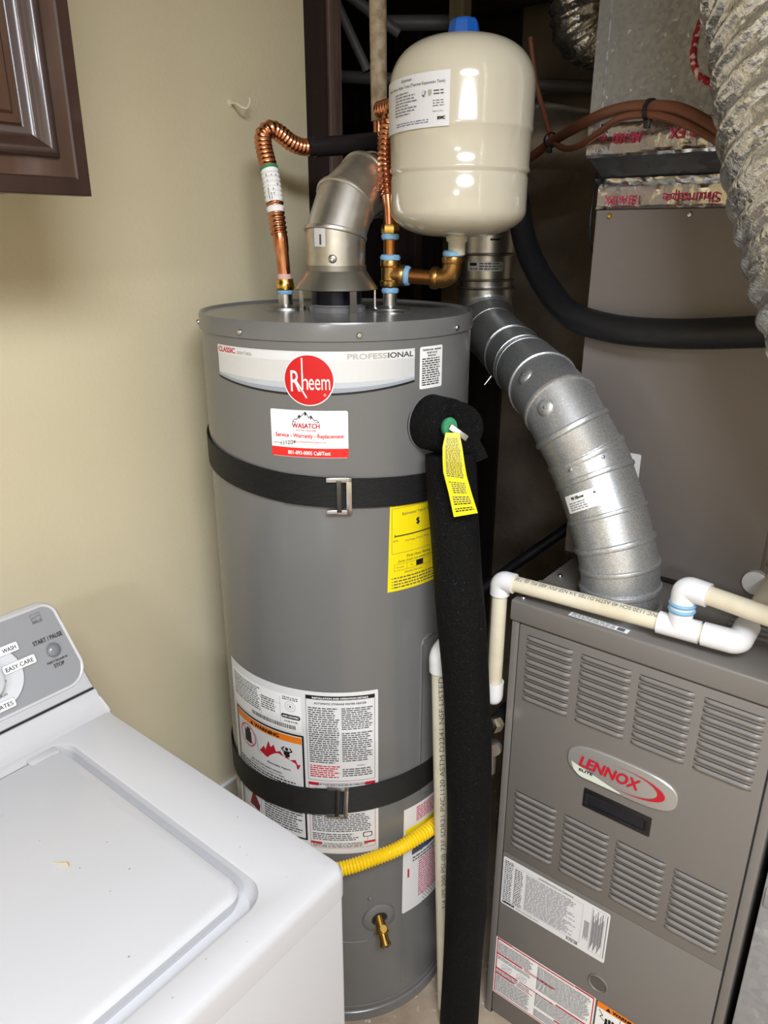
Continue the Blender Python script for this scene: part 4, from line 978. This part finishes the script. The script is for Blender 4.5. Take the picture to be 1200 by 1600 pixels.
# ================================================================== FURNACE VENT
t = thing('furnace_vent', 'galvanized elbow vent pipe climbing from the furnace top', 'vent pipe', (1.125, .386, FZ))
vp = [(1.125, .384, .980), (1.125, .387, 1.012), (1.124, .392, 1.050), (1.125, .405, 1.085), (1.130, .425, 1.130), (1.140, .457, 1.187), (1.143, .4775, 1.2195), (1.132, .501, 1.2605), (1.1435, .531, 1.2925), (1.1985, .592, 1.3115), (1.270, .661, 1.3235)]
rads = [.0635, .0635, .0635, .0635, .0640, .0638, .0628, .0620, .0612, .0608, .0600]
L = duct_sections(t, vp, rads, galv_m, {1: .0048, 2: .0034, 3: .0042, 4: .0030, 5: .0040, 6: .0048, 7: .0042, 8: .0040, 9: .0036}, 40)
m = MB(); m.lathe([(.070, 0), (.069, .004), (.066, .006)], (1.125, .384, FZ - .002), n=40); m.build('base_flange', galv_m, t)
m = MB(); ll = mitre([Vector(vp[5]).lerp(Vector(vp[6]), .05), Vector(vp[5]).lerp(Vector(vp[6]), .5), Vector(vp[5]).lerp(Vector(vp[6]), 1.2)], [.0646, .0656, .0640], 40); m.loft([l[0] for l in ll], 0); m.build('crimp_band', galv_m, t)
def on_pipe(i, f, side, r):
    a, b = Vector(vp[i]), Vector(vp[i + 1]); d = (b - a).normalized(); c = a.lerp(b, f); tc = (Vector((0, 0, CAM_H)) - c); tc = (tc - d * tc.dot(d)).normalized(); s_ = d.cross(tc)
    q = (tc * math.cos(side) + s_ * math.sin(side)); return c + q * r, q
for i, f, sd_ in ((7, .75, -.35), (8, .6, -.2)):
    p_, q_ = on_pipe(i, f, sd_, .0610); m = MB(); m.lathe([(.016, -.004), (.0145, .0005), (.010, .0035), (.004, .0045)], p_, q_, 20); m.build('rivet_dimple', galv_m, t)
    m = MB(); m.lathe([(.0022, .004), (.0022, .0058)], p_, q_, 10); m.build('rivet', hoodm, t)
for sd_ in (-.5, .35): p_, q_ = on_pipe(5, .55, sd_, .0652); screw(t, p_, q_, .0032)
a, b_ = Vector(vp[4]), Vector(vp[5]); ed = (b_ - a).normalized(); ec = a.lerp(b_, .45); etc = (Vector((0, 0, CAM_H)) - ec); etc = (etc - ed * etc.dot(ed)).normalized(); es = ed.cross(etc)
if es.dot(RT) < 0: es = -es
def emap(u, v, off): g = u / .064; return ec + ed * v + (etc * math.cos(g) + es * math.sin(g)) * (.0645 + off)
def el_print(p): p.text('90 Elbow', -.050, .006, .0052, p_black, w=.024, bold=.0003); p.rows(-.058, -.012, -.020, .003, 4, p_mid, 2, .45, .2); p.text('^', -.010, .004, .006, p_black, w=.004, bold=.0004)
sticker(t, 'elbow_sticker', emap, lambda p: p.rrect(-.066, -.014, -.003, .0150, .002, p_wht, 0), el_print, 'small white paper sticker')
# connector between elbow and riser
t = thing('vent_connector', 'dark sloping vent connector with draw bands behind the water heater', 'vent pipe', (1.40, .77, 1.30))
cp = [Vector((1.240, .632, 1.3185)), Vector((1.275, .666, 1.3242)), Vector((1.360, .742, 1.3320)), Vector((1.505, .877, 1.351)), Vector((1.552, .927, 1.390)), Vector((1.560, .936, 1.447))]
duct_sections(t, cp, [.0585, .0585, .0595, .0605, .0605, .0605], galv_m, {1: .0020, 2: .0018, 3: .0024, 4: .0024}, 36)
m = MB(); bd_ = (cp[3] - cp[2]).normalized(); m.torus(cp[1] + bd_ * .018, bd_, .0598, .0016, 36); m.build('band_wire', steel_m, t)
m = MB(); m.torus(cp[2] + bd_ * .004, bd_, .0604, .0018, 36); m.build('band_wire', steel_m, t)
cc = cp[2] + bd_ * .004; tcv = (Vector((0, 0, CAM_H)) - cc).normalized(); sdv2 = bd_.cross(tcv).normalized(); sdv2 = sdv2 if sdv2.dot(RT) < 0 else -sdv2
bp = cc + (sdv2 * .93 + tcv * .36) * .066
m = MB(); ax2 = (UP * .75 + RT * .55).normalized(); m.tube([bp - ax2 * .020, bp + ax2 * .020], .0017, 8); m.tube([bp - tcv * .01 - RT * .01, bp + tcv * .006 + RT * .016], .0016, 8); hexnut(m, bp + ax2 * .002, ax2, .0042, .004); m.build('draw_bolt', steel_m, t)
# riser
t = thing('vent_riser', 'upright shiny vent riser half hidden behind the expansion tank', 'vent pipe', (1.560, .936, 1.44))
m = MB(); m.lathe([(.0640, 1.430), (.0640, 1.447), (.0605, 1.449), (.0605, 1.520)], (1.560, .936, 0), n=40); m.build('pipe_section', alum_m, t)
m = MB(); m.lathe([(.0690, 1.524), (.0690, 1.583)], (1.560, .936, 0), n=40); m.build('pipe_section', alum_m, t)
m = MB(); m.tube([(1.56, .936, 1.590), (1.56, .936, 1.70), (1.575, .93, 1.735), (1.61, .92, 1.76), (1.70, .90, 1.775), (2.34, .80, 1.79)], .0690, 40); m.build('pipe_section', alum_m, t)
for z, r in ((1.448, .0650), (1.466, .0615), (1.522, .0715), (1.586, .0715)):
    m = MB(); m.torus((1.560, .936, z), UP, r, .003, 40); m.build('seam_bead', hoodm, t)
rh = math.atan2(.936, 1.56); RF = Vector((-math.cos(rh), -math.sin(rh), 0)); RR = Vector((math.sin(rh), -math.cos(rh), 0))
def rmap(u, v, off): g = u / .0605; return Vector((1.56, .936, 0)) + (RF * math.cos(g) + RR * math.sin(g)) * (.0608 + off) + UP * v
sticker(t, 'riser_label', rmap, lambda p: p.rect(-.045, 1.486, .038, 1.506, p_silver, 0), lambda p: (p.rect(-.040, 1.497, -.022, 1.504, p_black, 2), p.rows(-.016, 1.488, .034, 1.505, 3, p_dark, 2, .5, .2), p.rows(-.040, 1.487, -.02, 1.495, 1, p_dark, 2, .7, 0, (.001, .002))))
m = MB(); m.box(-.012, .012, -.0012, .0012, -.002, .002, 0, .001); g = .25; c_ = Vector((1.56, .936, 1.553)) + (RF * math.cos(g) + RR * math.sin(g)) * .0695; m.v = [tuple(c_ + (RR * math.cos(g) - RF * math.sin(g)) * p[0] + UP * p[2] + RF * p[1]) for p in m.v]; m.build('lock_tab', gap_m, t)

# ================================================================== LINES BY THE COIL
hs = spline([(1.425, .812, 1.74), (1.418, .795, 1.66), (1.404, .768, 1.582), (1.361, .721, 1.524), (1.297, .647, 1.471), (1.236, .570, 1.433), (1.213, .479, 1.417), (1.203, .372, 1.418), (1.195, .245, 1.432), (1.185, .151, 1.447), (1.18, .06, 1.46)], 10)
m = MB(); m.tube(hs, .0232, 24); tag(m.build('insulated_suction_line', hose_m, angle=60, loc=(1.19, .47, 1.40)), 'thick black insulated hose sagging across the coil cabinet', 'hose')
bk = spline([(1.43, .83, 1.675), (1.410, .798, 1.686), (1.392, .748, 1.701), (1.322, .665, 1.719), (1.158, .521, 1.724), (1.109, .458, 1.725), (1.089, .415, 1.721), (1.078, .372, 1.713), (1.069, .335, 1.695), (1.060, .295, 1.669), (1.06, .25, 1.64)], 8)
m = MB(); m.tube(bk, .0082, 14); tag(m.build('brown_cable', brownl_m, angle=60, loc=(1.09, .415, 1.70)), 'thick brown insulated line arching in front of the plenum', 'cable', 'brown lines')
bt_ = spline([(1.40, .77, 1.90), (1.392, .748, 1.824), (1.382, .723, 1.773), (1.337, .680, 1.724), (1.275, .626, 1.699), (1.204, .564, 1.693), (1.143, .507, 1.701), (1.099, .457, 1.712), (1.082, .410, 1.710), (1.071, .368, 1.698), (1.058, .316, 1.672), (1.055, .27, 1.64)], 8)
m = MB(); m.tube(bt_, .0050, 12); tag(m.build('brown_cable', brownl_m, angle=60, loc=(1.10, .457, 1.69)), 'thin brown line looping below the thick brown one', 'cable', 'brown lines')
def zip_tie(c, ax, r, lab):
    t = thing('zip_tie', lab, 'zip tie', c, 'black zip ties')
    m = MB(); m.lathe([(r, -.003), (r + .0016, -.003), (r + .0016, .003), (r, .003), (r, -.003)], c, ax, 20, cap0=False, cap1=False); m.build('band', blk_m, t)
    m = MB(); m.box(-.004, .004, -.004, .004, -.010, .0, 0, .001); m.v = [tuple(Vector(c) - UP * r + Vector(p) + Vector((-.004, 0, 0))) for p in m.v]; m.build('lock_head', blk_m, t)
zip_tie(Vector((1.0865, .4125, 1.7165)), (.2, .93, .1), .0125, 'black zip tie holding both brown lines before the plenum')
zip_tie(Vector((1.338, .682, 1.7205)), (.6, .75, -.1), .0115, 'black zip tie where the brown lines meet left of the plenum')

# big flex duct
def flex(name, pts, R, amp, pitch, mat, lab, cat, crk, n=64, seed=4, grp=None, ridges=True):
    rn = random.Random(seed); P, s_ = resample(spline(pts, 12), pitch / 9)
    m = MB(); path = [Vector(p) for p in P]; loops = []; t0 = (path[1] - path[0]).normalized(); a = t0.orthogonal().normalized(); prev = t0
    jit = []; nc = n // 9
    for i in range(len(path)):
        c = [rn.gauss(0, 1) for _ in range(nc)]; sh = (i * n / (9 * 2)) if n else 0; row = []
        for k in range(n):
            x = ((k - sh) * nc / n) % nc; j = int(x); w = x - j; w = w * w * (3 - 2 * w); row.append(c[j] * (1 - w) + c[(j + 1) % nc] * w)
        jit.append(row)
    for i, p in enumerate(path):
        tt = (path[min(i + 1, len(path) - 1)] - path[max(i - 1, 0)]).normalized(); q = prev.rotation_difference(tt); a = q @ a; a = (a - tt * a.dot(tt)).normalized(); prev = tt; b = tt.cross(a); lp = []
        for k in range(n):
            g = 2 * pi * k / n; f = (s_[i] / pitch - 2 * g / (2 * pi)) % 1.0
            cr_ = abs(math.cos(pi * f)) ** 3; rr = R + amp * (cr_ * 1.7 - .85) + (1 - cr_) * (crk * .9 * jit[i][k] + crk * 1.1 * math.sin(2 * pi * (3 * f + .35 * math.sin(5 * g + s_[i] * 31) + .2 * math.sin(11 * g - s_[i] * 57))))
            lp.append(p + (a * math.cos(g) + b * math.sin(g)) * rr)
        loops.append(lp)
    m.loft(loops, 0, True, True); return tag(m.build(name, mat, angle=70, loc=P[0]), lab, cat, grp)
flex('flex_duct', [(1.035, .300, 2.22), (1.022, .262, 2.02), (1.005, .220, 1.88), (.988, .182, 1.778), (.965, .146, 1.664), (.948, .106, 1.572), (.930, .058, 1.480), (.912, -.012, 1.38), (.925, -.100, 1.27), (.99, -.200, 1.13), (1.12, -.245, 1.01), (1.22, -.25, .92), (1.25, -.25, .862)], .130, .0036, .030, flex_m, 'big silver foil flexible duct in the upper right', 'duct', .0016, 144, 4, 'flexible ducts')
flex('flex_duct', [(1.93, .94, 2.36), (1.90, .930, 2.20), (1.886, .925, 2.09), (1.888, .922, 2.045), (1.905, .918, 2.018), (1.95, .908, 2.008), (2.02, .892, 2.006)], .058, .004, .022, flex_m, 'small dim foil duct hanging in the dark beside the plenum', 'duct', .0016, 48, 6, 'flexible ducts')
# red striped wire by the big duct
w_ = spline([(1.183, .30, 1.90), (1.14, .33, 1.87), (1.107, .348, 1.840), (1.103, .360, 1.823), (1.091, .362, 1.81), (1.081, .363, 1.787), (1.073, .359, 1.765), (1.076, .350, 1.748), (1.095, .33, 1.735)], 8)
m = MB(); m.tube(w_, .0045, 10); tag(m.build('red_wire', M('red and white wire', (150, 24, 44), .4, var=('noise', 160, (220, 190, 190), .52, .58)), angle=60, loc=w_[-1]), 'short red and white wire tucked behind the big foil duct', 'wire')
m = MB(); m.tube(spline([(1.262, .556, 1.66), (1.258, .558, 1.60), (1.262, .556, 1.55), (1.30, .55, 1.50)], 6), .002, 6); tag(m.build('thin_wire', blk_m, angle=60, loc=(1.262, .556, 1.55)), 'thin black wire running down the left edge of the coil cabinet', 'wire')

# ================================================================== CONDENSATE PIPING
t = thing('condensate_drain', 'white and ivory pvc drain piping along the furnace top', 'pipe', (1.03, .30, .985))
A0, A1 = Vector((1.022, .556, 1.0095)), Vector((1.038, .262, 1.014)); rp, rf = .0134, .0172
m = MB(); m.tube([A0.lerp(A1, .05), A1], rp, 22); pipe = m.build('pipe', pvc_m, t)
m = MB(); m.tube([A0 - UP * .02, A0 - UP * .215], rp, 22); m.build('pipe', pvc_m, t)
m = MB(); pvc_elbow(m, A0, A1 - A0, (0, 0, -1)); m.build('elbow', pvcw_m, t)
m = MB(); q = A0 - UP * .205; m.lathe([(.0134, .002), (.0150, .004), (.0172, .004), (.0172, -.024), (.0160, -.032), (.012, -.0385), (.005, -.041)], q, n=22); m.build('end_cap', pvcw_m, t)
m = MB(); dA = (A1 - A0).normalized(); m.tube([A1 - dA * .030, A1 + dA * .030], rf, 24)
m.tube([A1, A1 + UP * .030], .0172, 24); m.build('tee', pvcw_m, t)
m = MB(); m.tube([A1 + UP * .028, A1 + UP * .044], .0152, 22); m.build('threaded_stub', pvc_m, t)
for z in (.0305, .0400): 
    m = MB(); m.torus(A1 + UP * z, UP, .0158, .0042, 24); m.build('thread_sealant', sealant_m, t)
E2 = A1 + UP * .066; rdv = Vector((-.05, -1, -.06)).normalized()
m = MB(); pvc_elbow(m, E2, (0, 0, -1), rdv, .0180, .034); m.build('elbow', pvcw_m, t)
m = MB(); m.tube([E2 + rdv * .028, E2 + rdv * .24], .0140, 22); m.build('pipe', pvc_m, t)
m = MB(); m.tube([A1 + dA * .028, A1 + dA * .036], .0140, 22); m.build('pipe', pvc_m, t)
E3 = A1 + dA * .082; bdv = Vector((.93, .0, .12)).normalized()
m = MB(); pvc_elbow(m, E3, -dA, bdv, .0178, .048); m.build('elbow', pvcw_m, t)
m = MB(); m.tube([E3 + bdv * .040, E3 + bdv * .20], .0138, 22); m.build('pipe', pvc_m, t)
b = Print(pmap(A1, A0, .0134, Vector((-.55, 0, .85))), .004)
b.text('PVC 1120 SCH 40 ASTM D1785 3/4 NSF-PW 480 PSI @ 73F', .030, -.0055, .0070, p_pvc, w=.235, layer=1); b.build('printing', t, pipe)

# ================================================================== GAS PIPING AND OTHER BACKGROUND PIPES
t = thing('gas_pipe', 'dark gas pipe with a brass flare nut left of the furnace', 'pipe', (1.0, .545, .72))
m = MB(); hexnut(m, Vector((.985, .537, .742)), (.7, -.1, -.15), .0145, .022); m.build('flare_nut', nick_m, t)
m = MB(); m.tube(spline([(.98, .54, .745), (1.03, .545, .735), (1.08, .555, .72), (1.10, .56, .64), (1.10, .56, .40)], 6), .010, 14); m.build('pipe', hose_m, t)
m = MB(); m.lathe([(.012, 0), (.014, .004), (.014, .016), (.012, .02)], (1.005, .540, .690), (-.8, -.5, 0), 14); m.lathe([(.013, 0), (.013, .05)], (1.0, .545, .63), n=14); m.build('valve_body', hoodm, t)
for pts_, r_, mt, lab, nm in (
        ([(1.25, 1.0, 0.0), (1.25, 1.0, .50), (1.30, .93, .67), (1.386, .799, .777), (1.417, .743, .840), (1.464, .646, .938), (1.50, .575, 1.02), (1.505, .535, 1.03)], .012, hose_m, 'thin dark insulated line slanting behind the furnace corner', 'dark_line'),
        ([(1.801, 1.431, 2.09), (1.905, 1.290, 2.09)], .019, pvcg_m, 'dim grey pipe left of the blue tank cap', 'background_pipe'),
        ([(1.86, 1.70, 2.006), (1.922, 1.599, 1.997), (2.280, 1.025, 1.962), (2.34, .92, 1.955)], .017, pvcg_m, 'long dim grey pipe crossing the dark alcove behind the tank', 'background_pipe'),
        ([(1.54, 1.42, 2.17), (1.573, 1.391, 2.077), (1.616, 1.341, 1.950)], .0115, pvcg_m, 'slanting grey pipe right of the studs, the longer one', 'background_pipe'),
        ([(1.63, 1.47, 2.17), (1.669, 1.433, 2.123), (1.75, 1.34, 2.045)], .014, pvcg_m, 'slanting grey pipe at the top edge beside the cream riser', 'background_pipe')):
    m = MB(); m.tube(pts_, r_, 14); o = m.build(nm, mt, angle=60, loc=pts_[0]); tag(o, lab, 'pipe', 'pipes in the dark alcove' if nm != 'dark_line' else None)
    if 'longer' in lab: 
        m = MB(); m.tube([Vector(pts_[2]), Vector(pts_[2]) + (Vector(pts_[2]) - Vector(pts_[1])) * .06], .0135, 14); q = m.build('pipe_end_ring', pvcg_m, None, o); q.location = -Vector(pts_[0])

# return duct right of the furnace
t = thing('return_duct', 'galvanized return air duct at the lower right beside the furnace', 'duct', (1.2, -.15, 0))
m = MB(); m.box(1.034, 1.60, -.42, .080, 0, .86, 0, .002); m.build('duct_box', retd_m, t)
m = MB(); m.box(1.029, 1.035, -.42, .076, .60, .635, 0, .001); m.build('drive_cleat', retd_m, t)
sticker(t, 'duct_label', lambda u, v, off: Vector((1.0335 - off, .0740 - u, .690 + v)), lambda p: p.rect(0, 0, .06, .03, p_wht, 0), lambda p: p.rows(.004, .004, .056, .026, 4, p_black, 2, .5, .2))

# ================================================================== WASHING MACHINE
wx0, wx1, wy0, wyb, wz = -.222, .466, .419, 1.085, .914
wm = thing('washing_machine', 'white top loading washing machine with a grey control console', 'washing machine', ((wx0 + wx1) / 2, (wy0 + wyb) / 2, 0))
m = MB(); m.box(wx0 + .004, wx1 - .004, wy0 + .003, wyb, .01, .8755, 0, .006, 3); m.build('cabinet_body', white_m, wm)
m = MB(); m.box(wx0 + .008, wx1 - .008, wy0 + .008, wyb, .874, .878); m.build('panel_gap', gap_m, wm, angle=0)
m = MB()
def lp(x0, x1, y0, y1, r, z): return [(x, y, z) for x, y in rrect(x0, x1, y0, y1, r, 8)]
m.loft([lp(wx0, wx1, wy0, wyb, .014, .8770), lp(wx0, wx1, wy0, wyb, .014, .902), lp(wx0 + .0010, wx1 - .0010, wy0 + .0010, wyb - .001, .013, .9085), lp(wx0 + .0035, wx1 - .0035, wy0 + .0035, wyb - .002, .012, .9125), lp(wx0 + .0075, wx1 - .0075, wy0 + .0075, wyb - .004, .011, wz),
        lp(-.150, .3925, .4575, .870, .032, wz), lp(-.147, .3895, .4605, .867, .030, .9125), lp(-.144, .3865, .4635, .864, .027, .9000), lp(-.138, .381, .470, .858, .024, .8930)], 0, False, True)
m.build('top_panel', white_m, wm, angle=35)
m = MB(); m.loft([lp(-.1385, .3735, .4860, .8565, .020, .8932), lp(-.1385, .3765, .4830, .8565, .022, .9035), lp(-.1385, .3765, .4830, .8565, .022, .9095), lp(-.1365, .3745, .4855, .8545, .021, .9125), lp(-.131, .369, .491, .849, .018, .9142)], 0, True, True); m.build('lid', white_m, wm, angle=35)
m = MB(); m.box(.333, .372, .846, .862, .9100, .9150, 0, .002); m.build('lid_hinge', white_m, wm); m = MB(); m.box(-.134, -.095, .846, .862, .9100, .9150, 0, .002); m.build('lid_hinge', white_m, wm)
def extr(prof, x0, x1, bev, name, mat):
    bm = bmesh.new(); a = [bm.verts.new((x0, y, z)) for y, z in prof]; b = [bm.verts.new((x1, y, z)) for y, z in prof]; n = len(prof)
    f0 = bm.faces.new(a[::-1]); f1 = bm.faces.new(b)
    for i in range(n): bm.faces.new((a[i], a[(i + 1) % n], b[(i + 1) % n], b[i]))
    if bev: bmesh.ops.bevel(bm, geom=list(f0.edges) + list(f1.edges), offset=bev, segments=4, profile=.6, affect='EDGES', clamp_overlap=True)
    m = MB(); m.bm(bm); return m.build(name, mat, wm, angle=35)
extr([(.862, .908), (.874, .9138), (.879, .9155), (.888, .9205), (.897, .929), (.9045, .9385), (1.083, .9385), (1.083, .908)], wx0 + .001, wx1 - .001, .003, 'console_riser', white_m)
m = MB(); m.box(wx0 + .006, wx1 - .004, .9070, 1.07, .9383, .9402); m.build('console_gap', gap_m, wm, angle=0)
# console: rounded slab that leans back
KA = Vector((0, .905, .940)); KT = (Vector((0, .959, 1.042)) - KA).normalized(); KN = Vector((1, 0, 0)).cross(KT); KN = KN if KN.y < 0 else -KN
def kmap(x, tt, off): return Vector((x, 0, 0)) + KA + KT * tt + KN * off
out = []
HK = .1480
cl_ = [(wx0 + .001, .0004), (wx1 - .001, .0004)]
cl_ += [(wx1 - .001 - .006 * k / 4, .06 * k / 4 + .002) for k in range(1, 5)]
for k in range(9): a = math.radians(8 + 82 * k / 8); cl_.append((wx1 - .033 + .026 * math.cos(a), HK - .030 + .030 * math.sin(a)))
for k in range(9): a = math.radians(90 + 82 * k / 8); cl_.append((wx0 + .033 + .026 * math.cos(a), HK - .030 + .030 * math.sin(a)))
cx_ = (wx0 + wx1) / 2
def kl(s_, off, back): return [kmap(cx_ + (x - cx_) * (1 - s_ * 2 / .68), tt - s_ * (1 if tt > .01 else -1), off) + Vector((0, back, -back * (.62 if tt > .05 else .25))) for x, tt in cl_]
m = MB(); m.loft([kl(.004, -.0, .11), kl(0, 0, .10), kl(0, -.012, 0), kl(.001, -.005, 0), kl(.0035, -.0014, 0), kl(.008, 0, 0)], 0, True, True); m.build('console', white_m, wm, angle=35)
# control panel film
def panel_outline(g):
    pts = []
    for cx, cy, r, a0 in ((.4300, .0470, .028, -90), (.4330, .1225, .017, 0)):
        for k in range(9): a = math.radians(a0 + 90 * k / 8); pts.append((cx + (r + g) * math.cos(a), cy + (r + g) * math.sin(a)))
    for k in range(9): a = math.radians(90 + 90 * k / 8); pts.append((-.186 + (.017 + g) * math.cos(a), .1225 + (.017 + g) * math.sin(a)))
    for k in range(9): a = math.radians(180 + 90 * k / 8); pts.append((-.184 + (.028 + g) * math.cos(a), .0470 + (.028 + g) * math.sin(a)))
    return pts
m = MB(); m.loft([[kmap(x, y, .0) for x, y in panel_outline(.004)], [kmap(x, y, .0022) for x, y in panel_outline(.0028)], [kmap(x, y, .0018) for x, y in panel_outline(.0004)], [kmap(x, y, .0010) for x, y in panel_outline(-.001)]], 0); m.build('panel_rim', white_m, wm)
m = MB(); m.add([kmap(x, y, .0012) for x, y in panel_outline(.0005)], [tuple(range(36))]); cpn = m.build('control_panel', ctrl_m, wm, angle=0)
kprint = lambda x, tt, off: kmap(x, tt, .0012 + off)
b = Print(kprint, .5)
b.text('START / PAUSE', .4270, .0905, .0066, p_black, w=.0425, align='c', bold=.00018); b.text('Hold 3 Seconds to', .4285, .0590, .0038, p_black, w=.0300, align='c', bold=.0001); b.text('STOP', .4285, .0510, .0056, p_black, w=.0150, align='c', bold=.00018)
b.frame(.4160, .1200, .4300, .1330, .0005, p_dark, 1); b.line([(.4165, .1255), (.4190, .1285), (.4220, .1270), (.4240, .1295), (.4295, .1285)], .0006, p_dark, 1); b.arc(.423, .1245, .0055, .005, 20, 160, .0005, p_mid, 1); b.rows(.4168, .1205, .4292, .1240, 2, p_dark, 2, .5, 0)
b.build('printing', wm, cpn)
m = MB(); m.lathe([(.0098, 0), (.0098, .002), (.0085, .0045), (.005, .0062), (.001, .0066)], kmap(.4285, .0755, .0012), KN, 28); m.build('start_button', btn_m, wm)
m = MB(); m.torus(kmap(.4285, .0755, .0014), KN, .0102, .0008, 28); m.build('button_ring', p_mid, wm)
DX, DT = .338, .0715
m = MB(); m.lathe([(.0445, 0), (.0445, .0008), (.043, .0012)], kmap(DX, DT, .0012), KN, 48); m.build('dial_ring', p_mid, wm)
m = MB(); m.lathe([(.0428, 0), (.0428, .0016), (.03, .0018)], kmap(DX, DT, .0012), KN, 48); dl = m.build('dial_plate', whitep_m, wm)
m = MB(); m.lathe([(.026, .001), (.025, .016), (.022, .018), (.002, .0185)], kmap(DX - .012, DT, .0012), KN, 40); m.build('dial_knob', whitep_m, wm)
b = Print(lambda x, tt, off: kmap(x, tt, .0032 + off), .5)
b.text('HEAVY', .3565, .0605, .0034, p_black, w=.0150, align='r'); b.text('MEDIUM', .3505, .0440, .0034, p_black, w=.0180, align='r'); b.build('printing', wm, dl)
for x0, x1, tc, tx, wtx in ((.3560, .4020, .0755, 'EASY CARE', .038), (.3400, .3870, .1010, 'WASH', .018), (.3070, .3570, .0325, 'DELICATES', .040)):
    kk = lambda x, tt, off: kmap(x, tt, .0030 + off)
    sticker(wm, 'cycle_sticker', kk, lambda p: (p.rrect(x0, tc - .0065, x1, tc + .0065, .0025, p_mid, 0), p.rrect(x0 + .0006, tc - .0059, x1 - .0006, tc + .0059, .0022, p_wht, 1)), lambda p: p.text(tx, x1 - .004, tc - .0032, .0060, p_black, w=wtx, align='r', bold=.00015), None, .5)
# crumbs of lint on the washer top
cr = MB(); rn = random.Random(21)
for i in range(30):
    x, y = rn.uniform(.12, .455), rn.uniform(.43, .86); z = .9143 if (.49 < y < .85 and x < .37) else wz
    if .37 <= x <= .395 or (.455 < y < .492 and x < .395): continue
    r = rn.choice((.0006, .0008, .001, .0014)); cr.add([(x + r * math.cos(2 * pi * k / 5) * rn.uniform(.6, 1.4), y + r * math.sin(2 * pi * k / 5) * rn.uniform(.6, 1.4), z + .0002) for k in range(5)] + [(x, y, z + r * .7)], [(0, 1, 5), (1, 2, 5), (2, 3, 5), (3, 4, 5), (4, 0, 5)])
o = cr.build('lint_specks', M('lint', (150, 142, 128), .9), angle=0, loc=(.3, .6, .914)); tag(o, 'tiny lint and dust specks scattered on the white washer top', 'lint'); o['kind'] = 'stuff'
m = MB(); m.tube([(.268, .672, .9148), (.272, .664, .9156), (.276, .661, .9150), (.275, .655, .9148)], [.0006, .0009, .0016, .0008], 6); tag(m.build('dry_crumb', M('dry crumb', (196, 176, 128), .8), angle=60, loc=(.27, .665, .9145)), 'small tan crumb lying on the washer lid', 'crumb')

# ================================================================== WALL CABINET AND HOOK
wc = thing('wall_cabinet', 'dark walnut wall cabinet with a raised panel door at the upper left', 'cabinet', (.1, 1.05, 1.605))
m = MB(); m.box(-.35, .538, .902, WY - .001, 1.612, 2.38, 0, .001); m.build('carcass', cab_m, wc, angle=0)
def drect(ins, d): x0, x1, z0, z1 = -.06 + ins, .5415 - ins, 1.6035 + ins, 2.36 - ins; y = .88 - d; return [(x0, y, z0), (x1, y, z0), (x1, y, z1), (x0, y, z1)]
def door_ring(name, prof, mat, cap=False, par=None):
    m = MB(); m.loft([drect(i, d) for i, d in prof], 0, False, cap); return m.build(name, mat, wc, par, angle=35)
dr = door_ring('door', [(0, -.020), (0, 0), (.0015, .002), (.0175, .0050), (.0195, .0030)], cab_m)
door_ring('door_frame', [(.0195, .0030), (.0390, .0030)], cab2_m, par=dr)
door_ring('applied_moulding', [(.0385, .0030), (.0388, .0070), (.0398, .0095), (.0415, .0112), (.0440, .0118), (.0470, .0108), (.0500, .0085), (.0530, .0050), (.0560, .0020)], cab_m, par=dr)
door_ring('inner_cove', [(.0555, .0022), (.0580, -.0010), (.0630, -.0045), (.0680, -.0068), (.0700, -.0080)], cab_m, par=dr)
door_ring('panel_bevel', [(.0700, -.0080), (.0720, -.0050), (.0800, -.0040), (.0830, -.0005)], cab2_m, par=dr)
door_ring('centre_panel', [(.0830, -.0005), (.0850, .0)], cab2_m, True, par=dr)
m = MB(); m.box(-.35, -.063, .88, .90, 1.6035, 2.36, 0, .002); m.build('second_door', cab_m, wc)
t = thing('wall_hook', 'small white cup hook screwed into the beige wall', 'hook', (1.031, WY, 1.788))
hp0 = Vector((1.031, WY, 1.788)); m = MB(); m.lathe([(.0068, 0), (.006, .002), (.003, .0025)], hp0, (0, -1, 0), 16); m.build('base', pvc_m, t)
m = MB(); m.tube(spline([hp0, hp0 + V(.0, -.016, -.002), hp0 + V(.003, -.026, -.008), hp0 + V(.010, -.032, -.010), hp0 + V(.018, -.032, -.002), hp0 + V(.0215, -.030, .008)], 6), .0024, 10); m.build('hook_wire', pvc_m, t)
for x, z in ((.98, 1.72), (1.17, 1.735)):
    pass
